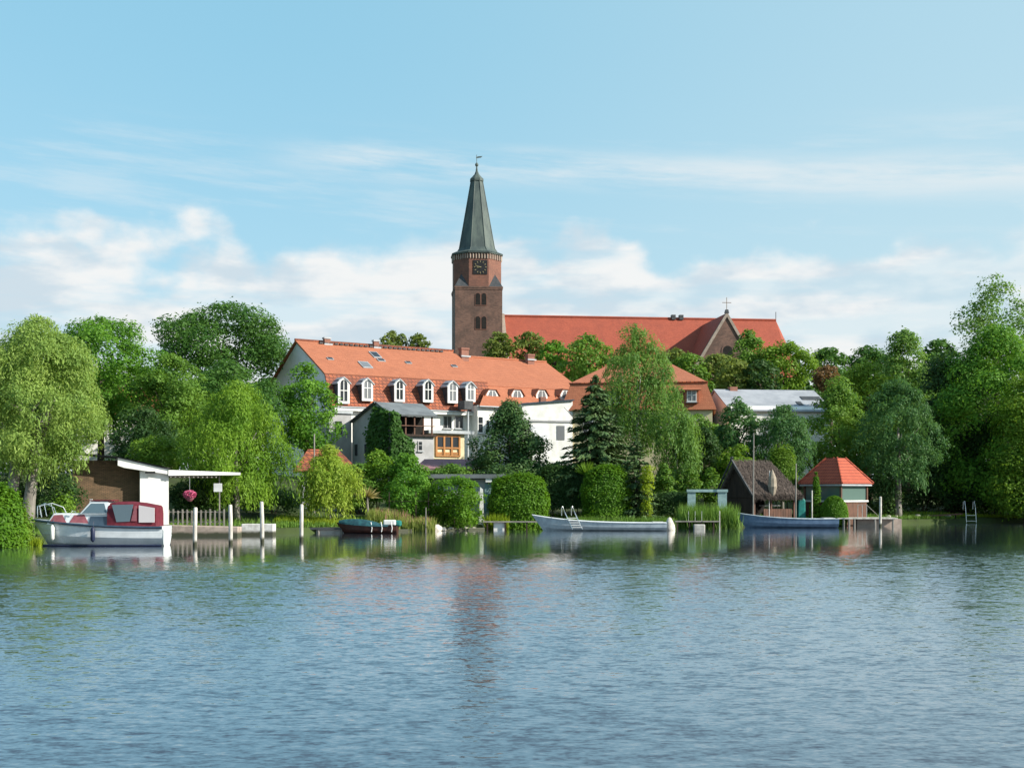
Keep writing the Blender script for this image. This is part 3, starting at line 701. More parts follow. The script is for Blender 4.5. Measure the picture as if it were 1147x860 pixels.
def skylight(px, py, w2_, h2_, name='skylight', mt='glassdark'):
    ww = (zr1 - HZ(py, HL(px, 4), 4)) / sl1; ww = max(1, min(7.3, ww)); l = HL(px, ww); z = zr1 - sl1 * ww
    a = [(l - w2_, -ww - h2_, z - sl1 * h2_ + .12), (l + w2_, -ww - h2_, z - sl1 * h2_ + .12), (l + w2_, -ww + h2_, z + sl1 * h2_ + .12), (l - w2_, -ww + h2_, z + sl1 * h2_ + .12)]
    f = MB().slab(a, .14).build(name, M['zinc'], up)
    c0 = sum((Vector(p) for p in a), Vector()) / 4
    MB().slab([c0 + (Vector(p) - c0) * .78 + Vector((0, -.01, .03)) for p in a], .03).build('pane', M[mt], f)
for px, py in ((370, 403), (457.5, 407), (509, 411)): skylight(px, py, .35, .25)
skylight(409.5, 411, .6, .75, mt='glasscurt'); skylight(420.5, 396.5, .5, .75); skylight(427, 404, .45, .3)
window(house, HL(501, we - .35), -we + .35, HZ(480, HL(501, 9.3), 9.3), 1.05, 1.4, fr='greywall', fw=.06, rails=0)
window(house, HL(514, we - .35), -we + .35, HZ(480, HL(514, 9.3), 9.3), 1.05, 1.4, fr='greywall', fw=.06, rails=0)
l = HL(538, w2 - .4); window(house, l, -w2 + .4, HZ(485, l, w2), .75, 1.9, mull=0)
l = HL(546, w2 - .4); window(house, l, -w2 + .4, HZ(485, l, w2), .6, 1.5, mull=0)
l = HL(526, w2); MB().box(l - .07, l + .07, -w2 + .26, -w2 + .395, 0, ze2 - .1).build('downpipe', M['zinc'], house)
l0 = HL(527, w2 + .4)           # little dark parapet dormer with a balcony in the corner
MB().box(l0 - .7, l0 + .4, -w2 - .3, -w2 + 1.2, ze2 - .45, HZ(449, l0, w2)).build('corner_bay', M['slate'], house)

# --- garden-side annex with ivy, loggia and a flat slate roof
an = thing('garden_annex', 'grey plastered annex with steep dark verge and open timber loggia', 'house', (HX, HD, HG), HYAW)
wa, wp, wf = 12.3, 18.0, 21.0; zA, zB, zC_ = HZ(472, 1, wa), HZ(450, 1, wp), HZ(462, 1, wf); A0, A1 = 1.0, HL(486, wf)
zfl = HZ(486.5, 4, wf)
MB().prism([(-wa, -.5), (-wf, -.5), (-wf, zC_ - .15), (-wp, zB - .15), (-wa, zA - .15)], 'x', A0, A0 + .3).build('side_wall', M['greywall'], an)
MB().box(A0 + .31, A1, -wf, -wa, -.5, zfl - .2).build('lower_wall', M['greywall'], an)
MB().box(A0 + .1, A1 + .15, -wf - .35, -wf + 1.5, zfl - .195, zfl).build('balcony_slab', M['darkwood'], an)
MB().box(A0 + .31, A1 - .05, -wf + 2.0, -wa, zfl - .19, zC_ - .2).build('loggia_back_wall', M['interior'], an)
b = MB(); b.slab([(A0 - .15, -wf - .3, zC_ - .15), (A1 + .3, -wf - .3, zC_ - .15), (A1 + .3, -wp, zB), (A0 - .15, -wp, zB)], .16)
b.slab([(A1 + .3, -wa, zA), (A0 - .15, -wa, zA), (A0 - .15, -wp, zB), (A1 + .3, -wp, zB)], .16); b.build('roof', M['annexroof'], an)
MB().tube([(A0 - .2, -wa, zA - .02), (A0 - .2, -wp, zB - .02)], .14, 5).build('verge_board', M['slate'], an)
for i in range(4):
    xx = A0 + 1.7 + (A1 - A0 - 1.9) * i / 3; MB().box(xx - .07, xx + .07, -wf - .02, -wf + .12, zfl + .003, zC_ - .2).build('post', M['brownwood'], an)
MB().box(A0 + .4, A1, -wf - .2, -wf - .13, zfl + .8, zfl + .88).build('railing', M['brownwood'], an)
l = HL(470.5, wf); window(an, l, -wf, HZ(505, l, wf), .55, 1.0, mull=0, fr='greywall')
for pxx, yy0, yy1 in ((399, 510, 497.5), (410, 510, 497.5)):
    t = (pxx - CX) / F; ww = ((HD + sa * A0) * t - HX - ca * A0) / (sa + ca * t)
    MB().box(A0 - .04, A0 + .02, -ww - .3, -ww + .3, HZ(yy0, A0, ww), HZ(yy1, A0, ww)).build('narrow_window', M['glassdark'], an)
# grey bit of house wall beside it with flat zinc roof
MB().box(-1.6, .9, -wa + .05, -we - .1, -.5, HZ(464, 0, 11)).build('stair_wall', M['greywall'], an)
MB().box(-1.8, .98, -wa - .15, -we - .3, HZ(464, 0, 11) + .004, HZ(462, 0, 11) + .1).build('stair_roof', M['zinc'], an)
l = -.5; MB().box(l - .4, l + .3, -wa + .0, -wa + .045, HZ(486, 0, 12), HZ(472, 0, 12)).build('narrow_window', M['glassdark'], an)
def ivy():
    rng = np.random.default_rng(77); n = 7000
    l = rng.random(n); z = rng.random(n)
    side = rng.random(n) < .45
    zt0 = zC_ + .1
    wv = 16.6 + (wf - 16.6) * l; lx = A0 - .1 + 2.4 * l
    hh = np.where(side, np.interp(wv, [16.6, 18, 21], [zB - 3.2, zB - .6, zC_]), np.interp(lx, [A0, A0 + .7, A0 + 1.0, A0 + 2.5], [zt0, zt0 - .4, zfl - .1, zfl - 1.2]))
    zz = hh * (1 - z ** 1.3 * .95)
    pos = np.stack([np.where(side, A0 - .12, lx), np.where(side, -wv, -wf - .15), zz], 1)
    pos += np.stack([np.where(side, -np.abs(rng.normal(size=n)) * .22, rng.normal(size=n) * .1), np.where(side, rng.normal(size=n) * .1, -np.abs(rng.normal(size=n)) * .25), rng.normal(size=n) * .15], 1)
    nn = np.where(side[:, None], np.array([-1., -.2, .3]), np.array([-.1, -1, .3])) + rng.normal(size=(n, 3)) * .45
    o = thing('ivy', 'dark green ivy climbing over the grey annex corner', 'climber', (HX, HD, HG), HYAW)
    s = .3 * (.7 + .6 * rng.random(n)); quads('foliage', pos, nn, rng.normal(size=(n, 3)), s, s * .8, L('ivy'), o)
ivy()
# --- wooden bay
bay = thing('timber_bay', 'beige flat roofed bay with orange wooden windows beside the annex', 'house', (HX, HD, HG), HYAW)
wq = 19.6; B0, B1 = A1 + .25, HL(521, wq); zq1 = HZ(484, B0, wq); zq0 = HZ(513.5, B0, wq)
MB().box(B0, B1, -wq + .15, -14.0, zq0, zq1 - .1).build('wall', M['cream'], bay)
MB().box(B0 - .25, B1 + .9, -wq - .35, -13.5, zq1 - .095, zq1 + .22).build('flat_roof', M['zinc'], bay)
MB().box(B0 + .2, B1 - .2, -wq + .6, -14.2, -.5, zq0 - .004).build('base', M['darkwood'], bay)
b = MB(); nB = 3
for i in range(nB + 1):
    xx = B0 + .85 + (B1 - B0 - 1.5) * i / nB; b.box(xx - .1, xx + .1, -wq, -wq + .14, zq0 + .3, zq1 - .3)
for zz in (zq0 + .3, zq0 + (zq1 - zq0) * .42, zq1 - .34): b.box(B0 + .76, B1 - .56, -wq + .015, -wq + .13, zz - .08, zz + .08)
fr = b.build('window', M['wood'], bay)
MB().box(B0 + .8, B1 - .62, -wq + .09, -wq + .12, zq0 + (zq1 - zq0) * .43, zq1 - .3).build('pane', M['glassdark'], fr)
MB().box(B0 + .8, B1 - .62, -wq + .08, -wq + .12, zq0 + .45, zq0 + (zq1 - zq0) * .26).build('panel', M['wood'], fr)
pr = thing('lean_to', 'low lean-to with a purple brown sheet roof below the timber bay', 'shed', (wx(500, 117), 117, gz(wx(500, 117), 117)))
zq = wz(514, 119) - pr.location.z; z2 = wz(525, 115) - pr.location.z
MB().slab([(-2.9, -2.2, z2), (2.6, -2.2, z2), (2.6, 2.2, zq), (-2.2, 2.2, zq)], .12).build('roof', M['purple'], pr)
MB().box(-2.6, 2.4, -1.8, 2.0, -.4, z2 - .14).build('wall', M['darkwood'], pr)
# --- white extension
ex = thing('white_extension', 'plain white cubic extension with parapet in front of the house wing', 'house', (wx(614, 138), 138, HG), R_(16))
zE = lambda y: wz(y, 137) - HG
MB().prism([(-3.0, -.5), (2.85, -.5), (2.85, zE(446.5)), (-3.0, zE(452))], 'y', 0, 5).build('wall', M['white'], ex)
MB().box(-2.6, 2.95, -.12, -.003, zE(472), zE(470)).build('band', M['greywall'], ex)
MB().slab([(-3.1, -.25, zE(451.5)), (2.95, -.25, zE(446)), (2.95, 5.2, zE(445)), (-3.1, 5.2, zE(450.5))], .12).build('flat_roof', M['deckblue'], ex)
b = MB().box(-.55, .1, 1.0, 1.8, zE(452), zE(443)); b.build('chimney', M['brickchim'], ex)
MB().box(1.0, 1.9, -.05, .0, zE(492), zE(476)).build('narrow_window', M['glasscurt'], ex)
MB().box(-2.0, 0.0, -.05, .0, zE(492), zE(476)).build('window', M['gablegrey'], ex)

# ================================================================== other houses
def mansard(root, hx, hy, zr_, zbk_, ze_, rx, bxk, byk, wall, t1, t2):
    """hipped mansard: ridge half length rx, break half sizes bxk/byk, eave half sizes hx/hy"""
    r = [(-rx, 0, zr_), (rx, 0, zr_)]
    k = [(-bxk, -byk, zbk_), (bxk, -byk, zbk_), (bxk, byk, zbk_), (-bxk, byk, zbk_)]; e = [(-hx, -hy, ze_), (hx, -hy, ze_), (hx, hy, ze_), (-hx, hy, ze_)]
    MB().slab([k[0], k[1], r[1], r[0]], .15).slab([k[1], k[2], r[1]], .15).slab([k[2], k[3], r[0], r[1]], .15).slab([k[3], k[0], r[0]], .15).build('upper_roof', M[t1], root)
    b = MB()
    for i in range(4): b.slab([e[i], e[(i + 1) % 4], tuple(Vector(k[(i + 1) % 4]) * .985 + Vector((0, 0, .1))), tuple(Vector(k[i]) * .985 + Vector((0, 0, .1)))], .13)
    b.build('lower_roof', M[t2], root)
    MB().box(-hx + .45, hx - .45, -hy + .45, hy - .45, -.5, ze_ + .05).build('wall', M[wall], root)
    MB().tube([k[0], k[1]], .09, 5).tube([k[1], k[2]], .09, 5).tube([k[3], k[0]], .09, 5).build('moulding', M['tileold'], root)
d = 145; x = wx(717, d); g = 4.8
vh = thing('hipped_house', 'cream walled house with orange hipped mansard roof behind the birch', 'house', (x, d, g), R_(-8))
zz = lambda y: wz(y, d) - g
mansard(vh, 8.6, 7.5, zz(408), zz(434), zz(464), 3.6, 7.6, 6.6, 'cream', 'tile', 'tile')
for lx in (7.0 - 1.1, -2.4):
    dz = zz(457); o_ = MB().box(lx - .75, lx + .75, -7.55, -5.5, dz, dz + 1.5).build('dormer', M['tile'], vh)
    window(o_, lx, -7.56, dz + .12, 1.05, 1.3, 'glasscurt'); MB().slab([(lx - 1.0, -7.95, dz + 1.45), (lx + 1.0, -7.95, dz + 1.45), (lx + 1.0, -5.4, dz + 2.0), (lx - 1.0, -5.4, dz + 2.0)], .12).build('dormer_hood', M['tile'], o_)
for lx in (-5.5, -2, 2, 5.5): window(vh, lx, -7.05, zz(490), 1.1, 1.6, 'glassdark')
d = 150; x = wx(858, d); g = 5.0; zz = lambda y: wz(y, d) - g
gh = thing('grey_roofed_house', 'low pale house under a wide grey roof among the trees', 'house', (x, d, g), R_(8))
MB().prism([(-6, -.5), (6, -.5), (6, zz(462)), (0, zz(438)), (-6, zz(462))], 'x', -6.3, 5.6).build('wall', M['plaster'], gh)
b = MB(); q1 = [(-6.5, -6.4, zz(464)), (6.0, -6.4, zz(464)), (6.0, 0, zz(436.5)), (-6.5, 0, zz(436.5))]
b.slab(q1, .15).slab([(p[0], -p[1], p[2]) for p in q1[::-1]], .15); gr_ = b.build('roof', M['greyroof'], gh)
c_ = MB().box(-4.6, -3.7, -.5, .4, zz(440), zz(434)).build('chimney', M['brickchim'], gh)
for xx, yy, w_ in ((4.6, -2.6, 1.2), (2.6, -4.2, .3), (4.9, -5.0, .8)):
    z = zz(436.5) + (zz(464) - zz(436.5)) * (-yy / 6.4)
    MB().slab([(xx - w_, yy - .5, z - .25 + .1), (xx + w_, yy - .5, z - .25 + .1), (xx + w_, yy + .5, z + .1 + .2), (xx - w_, yy + .5, z + .1 + .2)], .1).build('skylight', M['slate'], gr_)
for xx in (-4, -1, 2, 4.4): window(gh, xx, -6.0, zz(482), 1.2, 1.2)
# far house behind the left trees
d = 128; x = wx(133, d); g = gz(x, d); zz = lambda y: wz(y, d) - g
fh = thing('white_house', 'white house with brown tiled roof mostly hidden by the maple', 'house', (x, d, g), R_(14))
MB().prism([(-4, -.5), (4, -.5), (4, zz(466)), (0, zz(436)), (-4, zz(466))], 'x', -4, 3.6).build('wall', M['plaster'], fh)
b = MB(); q1 = [(-4.3, -4.3, zz(468)), (3.9, -4.3, zz(468)), (3.9, 0, zz(434.5)), (-4.3, 0, zz(434.5))]
b.slab(q1, .15).slab([(p[0], -p[1], p[2]) for p in q1[::-1]], .15).build('roof', M['tileold'], fh)
for xx in (-2.4, 0, 2.3): window(fh, xx, -4.0, zz(496), 1.0, 1.4)
# orange garden hut
d = 108; x = wx(366, d); g = gz(x, d); zz = lambda y: wz(y, d) - g
hut = thing('garden_hut', 'small hut with orange tiled roof behind the little willow', 'shed', (x, d, g), R_(10))
MB().box(-2.1, 2.1, -1.6, 1.6, -.4, zz(527)).build('wall', M['greywall'], hut)
MB().slab([(-2.9, -1.9, zz(528)), (2.75, -1.9, zz(528)), (1.0, .2, zz(503)), (-1.6, .2, zz(503))], .12).slab([(2.75, 1.9, zz(528)), (-2.9, 1.9, zz(528)), (-1.6, .2, zz(503)), (1.0, .2, zz(503))], .12).slab([(2.75, -1.9, zz(528)), (2.75, 1.9, zz(528)), (1.0, .2, zz(503))], .1).slab([(-2.9, 1.9, zz(528)), (-2.9, -1.9, zz(528)), (-1.6, .2, zz(503))], .1).build('roof', M['tileold'], hut)
MB().box(-.4, .4, -1.65, -1.605, .05, 1.95).build('door', M['brownwood'], hut)
# ================================================================== boathouse at the left
d = 87; x = wx(160, d); g = gz(x, d); zz = lambda y, dd=d: wz(y, dd) - g; X = lambda px, dd=d: wx(px, dd) - x
bh = thing('boathouse', 'flat roofed boathouse with dark brick side and bright white front', 'boathouse', (x, d, g), R_(20))
MB().box(X(86), X(157) - .01, .9, 4.4, -.8, zz(514) - .1).build('side_wall', M['brickdark'], bh)
MB().box(X(157), X(188), .0, 4.2, -.9, zz(527)).build('front_wall', M['white'], bh)
b = MB().prism([(X(133), zz(513)), (X(187), zz(525.5)), (X(187), zz(531)), (X(140), zz(524)), (X(133), zz(521.5))], 'y', -.35, 4.6); b.build('fascia', M['white'], bh)
MB().slab([(X(84), -.45, zz(511.5) + .25), (X(133), -.45, zz(512.5) + .05), (X(190), -.45, zz(525) + .05), (X(190), 4.8, zz(525) + .05), (X(133), 4.8, zz(512.5) + .05), (X(84), 4.8, zz(511.5) + .25)], .1).build('roof', M['darkroof'], bh)
MB().prism([(X(187) + .01, zz(526.0)), (X(267), zz(528.6)), (X(267), zz(531.4)), (X(187) + .01, zz(532.5))], 'y', -.4, 3.6).build('canopy', M['white'], bh)
b = MB()
for i in range(11): xx = X(190) + (X(240) - X(190)) * i / 10; b.box(xx - .05, xx + .05, -.3, 3.4, zz(533) - .1, zz(532.6))
b.build('rafters', M['greywood'], bh)
MB().box(X(163), X(174), -.04, -.003, zz(530.2) - .0, zz(528.2)).build('vent', M['black'], bh) if False else MB().box(X(162), X(173), -.37, -.352, zz(530.0), zz(527.8)).build('vent', M['black'], bh)
MB().tube([(X(244.5), .2, -.2), (X(244.5), .2, zz(531))], .05, 6).build('post', M['greywood'], bh)
# white sign
tag(MB().box(-.29, .29, -.02, .02, -.29, .29).build('sign_board', M['white'], loc=(wx(244, 86.6), 86.6, wz(546, 86.6)), bevel=.01), 'small blank white square sign on the canopy post', 'sign')
# hanging basket
d = 85.5; hb = thing('hanging_basket', 'pink flower basket hanging under the boathouse canopy', 'flower basket', (wx(212.5, d), d, wz(560, d)))
MB().tube([(0, 0, .3), (0, 0, 1.55)], .02, 5).build('chain', M['metal'], hb)
MB().lathe([(.12, -.08), (.28, .08), (.34, .26)], 10).build('pot', M['curtain'], hb)
rng = np.random.default_rng(5); n = 500; v = sph(rng, n) * np.array([.42, .42, .28]) + np.array([0, 0, .38]); quads('flowers', v, sph(rng, n), sph(rng, n), np.full(n, .13), np.full(n, .11), M['pinkflower'], hb)
# quay wall, white block, fence
b = MB(); x0, x1 = wx(186, 86), wx(275, 88.5)
b.prism([(x0 - .6, -1), (x1, -1), (x1, wz(589.5, 87)), (x0 - .6, wz(588, 86))], 'y', 86.0, 87.3)
tag(b.build('quay_wall', M['quay'], bevel=.04), 'low pale concrete quay wall beside the white boathouse', 'quay wall')
tag(MB().box(-1.15, 1.1, -.5, .6, -.9, wz(586.5, 88.5)).build('concrete_block', M['quaywhite'], loc=(wx(290, 88.5), 88.5, 0), bevel=.05), 'long white concrete block on the water edge under the large willow', 'block')
fc = thing('picket_fence', 'pale picket fence on the quay beside the boathouse', 'fence', (wx(189, 87.8), 87.8, wz(589, 87.8)))
ln = wx(251, 87.8) - wx(189, 87.8)
for z in (.25, .95): MB().box(0, ln, .03, .07, z, z + .08).build('rail', M['greywood'], fc)
for i in range(13):
    MB().box(ln * i / 12 - .05, ln * i / 12 + .05, -.03, .026, -.1, 1.15 + .06 * math.sin(i * 2.3)).build('picket', M['greywood'], fc)
# mooring posts
post0 = None
MP = [(218, 568, 612, 70, 'white mooring post standing in the water just off the white motor cruiser'), (258.5, 565, 610, 72.5, 'white mooring post in the water before the picket fence end'),
      (294, 561.5, 608, 75, 'tall slim white mooring post before the white concrete block'), (337.5, 564.5, 606, 78, 'white mooring post off the end of the wooden jetty')]
for px, t, bo, dd, lab in MP:
    r = .12; zt = wz(t, dd)
    o = MB().tube([(0, 0, -2), (0.02 * (px % 3 - 1), 0, zt * .5), (0.05 * (px % 3 - 1), 0, zt - .06), (0.05 * (px % 3 - 1), 0, zt)], [r, r, r * .92, r * .6], 10).build('mooring_post', M['post'], loc=(wx(px, dd), dd, 0), smooth=True)
    tag(o, lab, 'mooring post', 'white mooring posts')

# ================================================================== boats
def hull(Lh, beam, sheer, keel, bow=.35, stern=.9, n=22, flare=.82, rake=.6, m='hullwhite'):
    """x from bow (-Lh/2) to stern; rings from gunwale down to keel and up again; transom stern"""
    rings = []; gun = []
    for i in range(n + 1):
        t = i / n; hb = beam / 2 * (min(1, math.sin(min(1, (t + .015) / (bow + .2)) * math.pi / 2)) ** .75) * (1 - (1 - stern) * max(0, (t - .55) / .45) ** 2)
        zs_ = sheer(t); zk_ = -keel * (min(1, t / .22)) ** .5; x = -Lh / 2 + Lh * t
        rk = rake * (1 - min(1, t / .3)) ** 2
        ring = []
        for u in (1, .8, .55, .3, 0):
            z = zk_ + (zs_ - zk_) * u; wv = hb * (flare + (1 - flare) * u) * (1 if u > .5 else (u / .5) ** .45 * .98 if u > 0 else .02)
            ring.append((x + rk * (1 - u), wv, z))
        full = [(p[0], -p[1], p[2]) for p in ring] + [(p[0], p[1], p[2]) for p in ring[-2::-1]]
        rings.append(full); gun.append((x, hb, zs_))
    return rings, gun
# --- the cabin cruiser
d = 71.5; Lh = (187 - 38) / F * d
cr = thing('motor_cruiser', 'white motor cruiser with burgundy canvas canopy moored by the willow', 'motor boat', (wx(112, d), d, 0), R_(1.5))
sh = lambda t: 1.62 - 1.05 * t ** .8 + .62 * t ** 2 if t < .999 else 1.18
sheer = lambda t: 1.12 + .42 * (1 - t) ** 2
rings, gun = hull(Lh, 2.5, sheer, .35, .35, .88, rake=.9)
hl = MB().loft(rings, True, False).build('hull', M['hullwhite'], cr, smooth=False)
b = MB()
for sg in (-1, 1):
    b.tube([(g_[0], sg * (g_[1] + .03), g_[2] - .06) for g_ in gun], .075, 6)
b.build('rubbing_strake', M['deckblue'], hl)
b = MB()
for k in (.45, .62, .8):
    for sg in (-1, 1):
        b.tube([(g_[0] + .02, sg * (g_[1] * (.80 + .2 * k) + .025), (g_[2] + .1) * k) for g_ in gun[2:]], .018, 4)
b.build('lapstrake', M['hullwhite'], hl)
b = MB(); b.add([(g_[0], s_ * g_[1], g_[2] - .02) for g_ in gun for s_ in (-1, 1)], [(2 * i, 2 * i + 1, 2 * i + 3, 2 * i + 2) for i in range(len(gun) - 1)]); b.build('deck', M['hullwhite'], cr)
wl = MB();
for sg in (-1, 1): wl.tube([(r[0][0] * .985, sg * (abs(r[2][1]) * .99 + .012), .04) for r in rings[2:]], .06, 5)
wl.build('waterline_band', M['navy'], hl)
XC = lambda px: wx(px, d) - wx(113, d)
ZC = lambda py: wz(py, d)
# forward cabin with curtained side windows, then wheelhouse, then canopy
def cabin(xa, xb, za0, za1, xt0, xt1, ztop, hw0, hw1):
    return [[(xa, -hw0, za0), (xa, hw0, za0), (xb, hw0, za1), (xb, -hw0, za1)], [(xt0, -hw1, ztop), (xt0, hw1, ztop), (xt1, hw1, ztop), (xt1, -hw1, ztop)]]
b = MB().loft(cabin(XC(58), XC(136), 1.2, 1.1, XC(66), XC(136), ZC(574.5), .78, .72)); cab = b.build('forward_cabin', M['hullwhite'], cr, bevel=.05)
for a0, a1 in ((62, 81), (84, 105)):
    b = MB(); b.add([(XC(a0), -.80, ZC(584.5)), (XC(a1) - .0, -.80, ZC(585.5)), (XC(a1) - .25, -.74, ZC(576)), (XC(a0) + .25, -.74, ZC(576.5)), (XC(a0), -.76, ZC(584.5)), (XC(a1), -.76, ZC(585.5)), (XC(a1) - .25, -.70, ZC(576)), (XC(a0) + .25, -.70, ZC(576.5))], [(0, 1, 2, 3), (7, 6, 5, 4), (0, 4, 5, 1), (1, 5, 6, 2), (2, 6, 7, 3), (3, 7, 4, 0)]); b.build('curtained_window', M['curtain'], cab)
MB().loft(cabin(XC(104), XC(136), 1.0, 1.0, XC(107), XC(134), ZC(578), .86, .80)).build('dash_coaming', M['deckblue'], cr)
wh = MB().loft(cabin(XC(95), XC(131), ZC(575.5), ZC(575.5), XC(107), XC(126), ZC(561), .85, .70)).build('wheelhouse', M['hullwhite'], cr, bevel=.04)
b = MB(); b.add([(XC(98.5), -.865, ZC(574)), (XC(125.5), -.865, ZC(574)), (XC(122), -.735, ZC(563.5)), (XC(107.5), -.735, ZC(563.5)), (XC(98.5), -.82, ZC(574)), (XC(125.5), -.82, ZC(574)), (XC(122), -.69, ZC(563.5)), (XC(107.5), -.69, ZC(563.5))], [(0, 1, 2, 3), (7, 6, 5, 4), (0, 4, 5, 1), (1, 5, 6, 2), (2, 6, 7, 3), (3, 7, 4, 0)]); b.build('side_window', M['glassblue'], wh)
b = MB(); b.slab([(XC(95.5), .7, ZC(574)), (XC(95.5), -.7, ZC(574)), (XC(106), -.6, ZC(562.5)), (XC(106), .6, ZC(562.5))], .03); b.build('windscreen', M['glassblue'], wh)
MB().box(XC(106), XC(130), -.75, .75, ZC(560.9), ZC(559.6)).build('sunroof', M['burgundy'], wh)
b = MB()
prof_c = [(XC(126), ZC(563.5), .82), (XC(135), ZC(561.6), .9), (XC(148), ZC(561.4), .9), (XC(163), ZC(562.8), .86), (XC(179.5), ZC(566), .78)]
rings_c = []
for xx, zt, hw in prof_c:
    zb_ = ZC(589); hb_ = hw + .1
    rings_c.append([(xx, -hb_, zb_), (xx, -hb_ + .02, zb_ + (zt - zb_) * .6), (xx, -hw * .9, zt - .12), (xx, -hw * .5, zt), (xx, hw * .5, zt), (xx, hw * .9, zt - .12), (xx, hb_ - .02, zb_ + (zt - zb_) * .6), (xx, hb_, zb_)])
cn = MB().loft(rings_c).build('canopy', M['burgundy'], cr)
def pane_on(pts, yv, mt, name='canopy_window'):
    o_ = MB().prism([(XC(a), ZC(b_)) for a, b_ in pts], 'y', yv - .03, yv + .03).build(name, M[mt], cn); return o_
pane_on([(132, 565), (155.5, 564.6), (151.5, 583.5), (137, 584)], -1.0, 'clearvinyl' if False else 'glassblue'); pane_on([(161.5, 565.5), (178.6, 568.5), (178.6, 584.5), (161.5, 584.5)], -.98, 'clearvinyl'); pane_on([(153, 583), (157, 566), (158.8, 566), (158.8, 583)], -1.0, 'curtain')
# bow rail
b = MB()
for sg in (-1, 1):
    pts = [(XC(46), sg * .35, ZC(579)), (XC(45), sg * .2, ZC(566.5)), (XC(56), sg * .55, ZC(563.5)), (XC(67), sg * .8, ZC(568)), (XC(70), sg * .85, ZC(574.5))]
    b.tube(pts, .028, 6); b.tube([(XC(51), sg * .45, ZC(578)), (XC(48.5), sg * .4, ZC(566))], .024, 5); b.tube([(XC(58), sg * .65, ZC(577)), (XC(55), sg * .55, ZC(564))], .024, 5)
b.tube([(XC(45), -.2, ZC(566.5)), (XC(45), .2, ZC(566.5))], .028, 6)
b.build('bow_rail', M['chrome'], cr)
MB().tube([(XC(86), -.9, ZC(577)), (XC(88), -.9, ZC(571.5)), (XC(92), -.9, ZC(573))], .025, 5).build('grab_rail', M['chrome'], cr)
MB().box(XC(96), XC(99), .9, 1.0, ZC(577), ZC(559)).build('horn_post', M['white'], cr)
for px, mt, ww, y0_, y1_ in ((66.5, 'white', .12, 604.5, 587), (113.5, 'navy', .13, 606, 589)):
    t = (XC(px) + Lh / 2) / Lh; gy = np.interp(XC(px), [g_[0] for g_ in gun], [g_[1] for g_ in gun])
    f_ = MB().lathe([(.02, ZC(y0_)), (ww, ZC(y0_) + .12), (ww, ZC(y1_) - .15), (.05, ZC(y1_) - .03), (.03, ZC(y1_))], 10, (XC(px), -gy - ww - .05)).build('fender', M[mt], cr, smooth=True)
    MB().tube([(XC(px), -gy - ww * .9, ZC(y1_) - .02), (XC(px), -gy + .02, ZC(y1_) + .3)], .015, 4).build('rope', M['navy'], f_)
# --- red-brown boat under a teal tarpaulin
d = 93.5; br_ = thing('covered_boat', 'red brown wooden boat under a dark teal tarpaulin at the jetty', 'boat', (wx(411, d), d, 0), R_(-2))
Lb = 69 / F * d; rings, gun = hull(Lb, 1.7, lambda t: .55 + .25 * (1 - t) ** 2, .2, .4, .85)
MB().loft(rings, True, False).build('hull', M['redhull'], br_)
rr = []
for i, g_ in enumerate(gun[1:20]):
    t = i / 18; hp_ = .34 * math.sin(math.pi * min(1, t * 1.15 + .05)) ** .6 + .06
    rr.append([(g_[0], -g_[1] * 1.05, g_[2] - .05), (g_[0], -g_[1] * .95, g_[2] + .08), (g_[0], -g_[1] * .4, g_[2] + hp_), (g_[0], g_[1] * .4, g_[2] + hp_), (g_[0], g_[1] * .95, g_[2] + .08), (g_[0], g_[1] * 1.05, g_[2] - .05)])
MB().loft(rr).build('tarpaulin', M['tarp'], br_)
xs_ = Lb / 2
MB().box(xs_ - 1.0, xs_ - .1, -.55, -.1, .6, 1.0).build('motor_cowl', M['white'], br_, bevel=.08)
MB().box(xs_ - .6, xs_ + .25, .0, .6, .5, .95).build('bundle', M['tarpgreen'], br_, bevel=.12)
for k in (0, 1, 2): MB().tube([(xs_ - 1.9 + k * .75, -.75, .85), (xs_ - 1.8 + k * .75, -.86, .4), (xs_ - 1.85 + k * .75, -.85, .12)], .035, 5).build('mooring_line', M['white'], br_)
jt = thing('wooden_jetty', 'dark low wooden jetty leading to the teal covered boat', 'jetty', (wx(358, 94), 94, 0))
MB().box(-1.8, 2.0, -.6, .7, wz(590.5, 94) - .15, wz(590.5, 94)).build('deck', M['slate'], jt)
for xx in (-1.6, 0, 1.7): MB().tube([(xx, -.5, -1), (xx, -.5, wz(590.5, 94) - .16)], .08, 6).build('pile', M['greywood'], jt)
MB().box(-.2, 1.9, -.4, .5, -.6, .28).build('stone_footing', M['concrete'], jt)
# --- white punt
d = 99.5; pw = thing('white_punt', 'long pale grey open boat moored in front of the reeds', 'boat', (wx(671, d), d, 0), R_(-3))
Lb = 150 / F * d; rings, gun = hull(Lb, 1.6, lambda t: .62 + .62 * (1 - t) ** 3.2, .15, .55, .8, n=26, flare=.78, rake=.9)
MB().loft(rings, True, False).build('hull', M['palehull'], pw)
b = MB()
for sg in (-1, 1): b.tube([(g_[0], sg * g_[1], g_[2] + .02) for g_ in gun], .045, 5)
b.build('gunwale', M['hullwhite'], pw)
b = MB(); b.add([(g_[0], s_ * g_[1] * .92, g_[2] - .16) for g_ in gun for s_ in (-1, 1)], [(2 * i, 2 * i + 1, 2 * i + 3, 2 * i + 2) for i in range(len(gun) - 1)]); b.build('floor', M['concrete'], pw)
for t in (.3, .55, .78):
    g_ = gun[int(t * 26)]; MB().box(g_[0] - .15, g_[0] + .15, -g_[1] * .95, g_[1] * .95, g_[2] - .12, g_[2] - .05).build('thwart', M['white'], pw)
MB().box(Lb / 2 - 1.1, Lb / 2 - .25, -.62, .62, .63, .72).build('stern_deck', M['white'], pw)
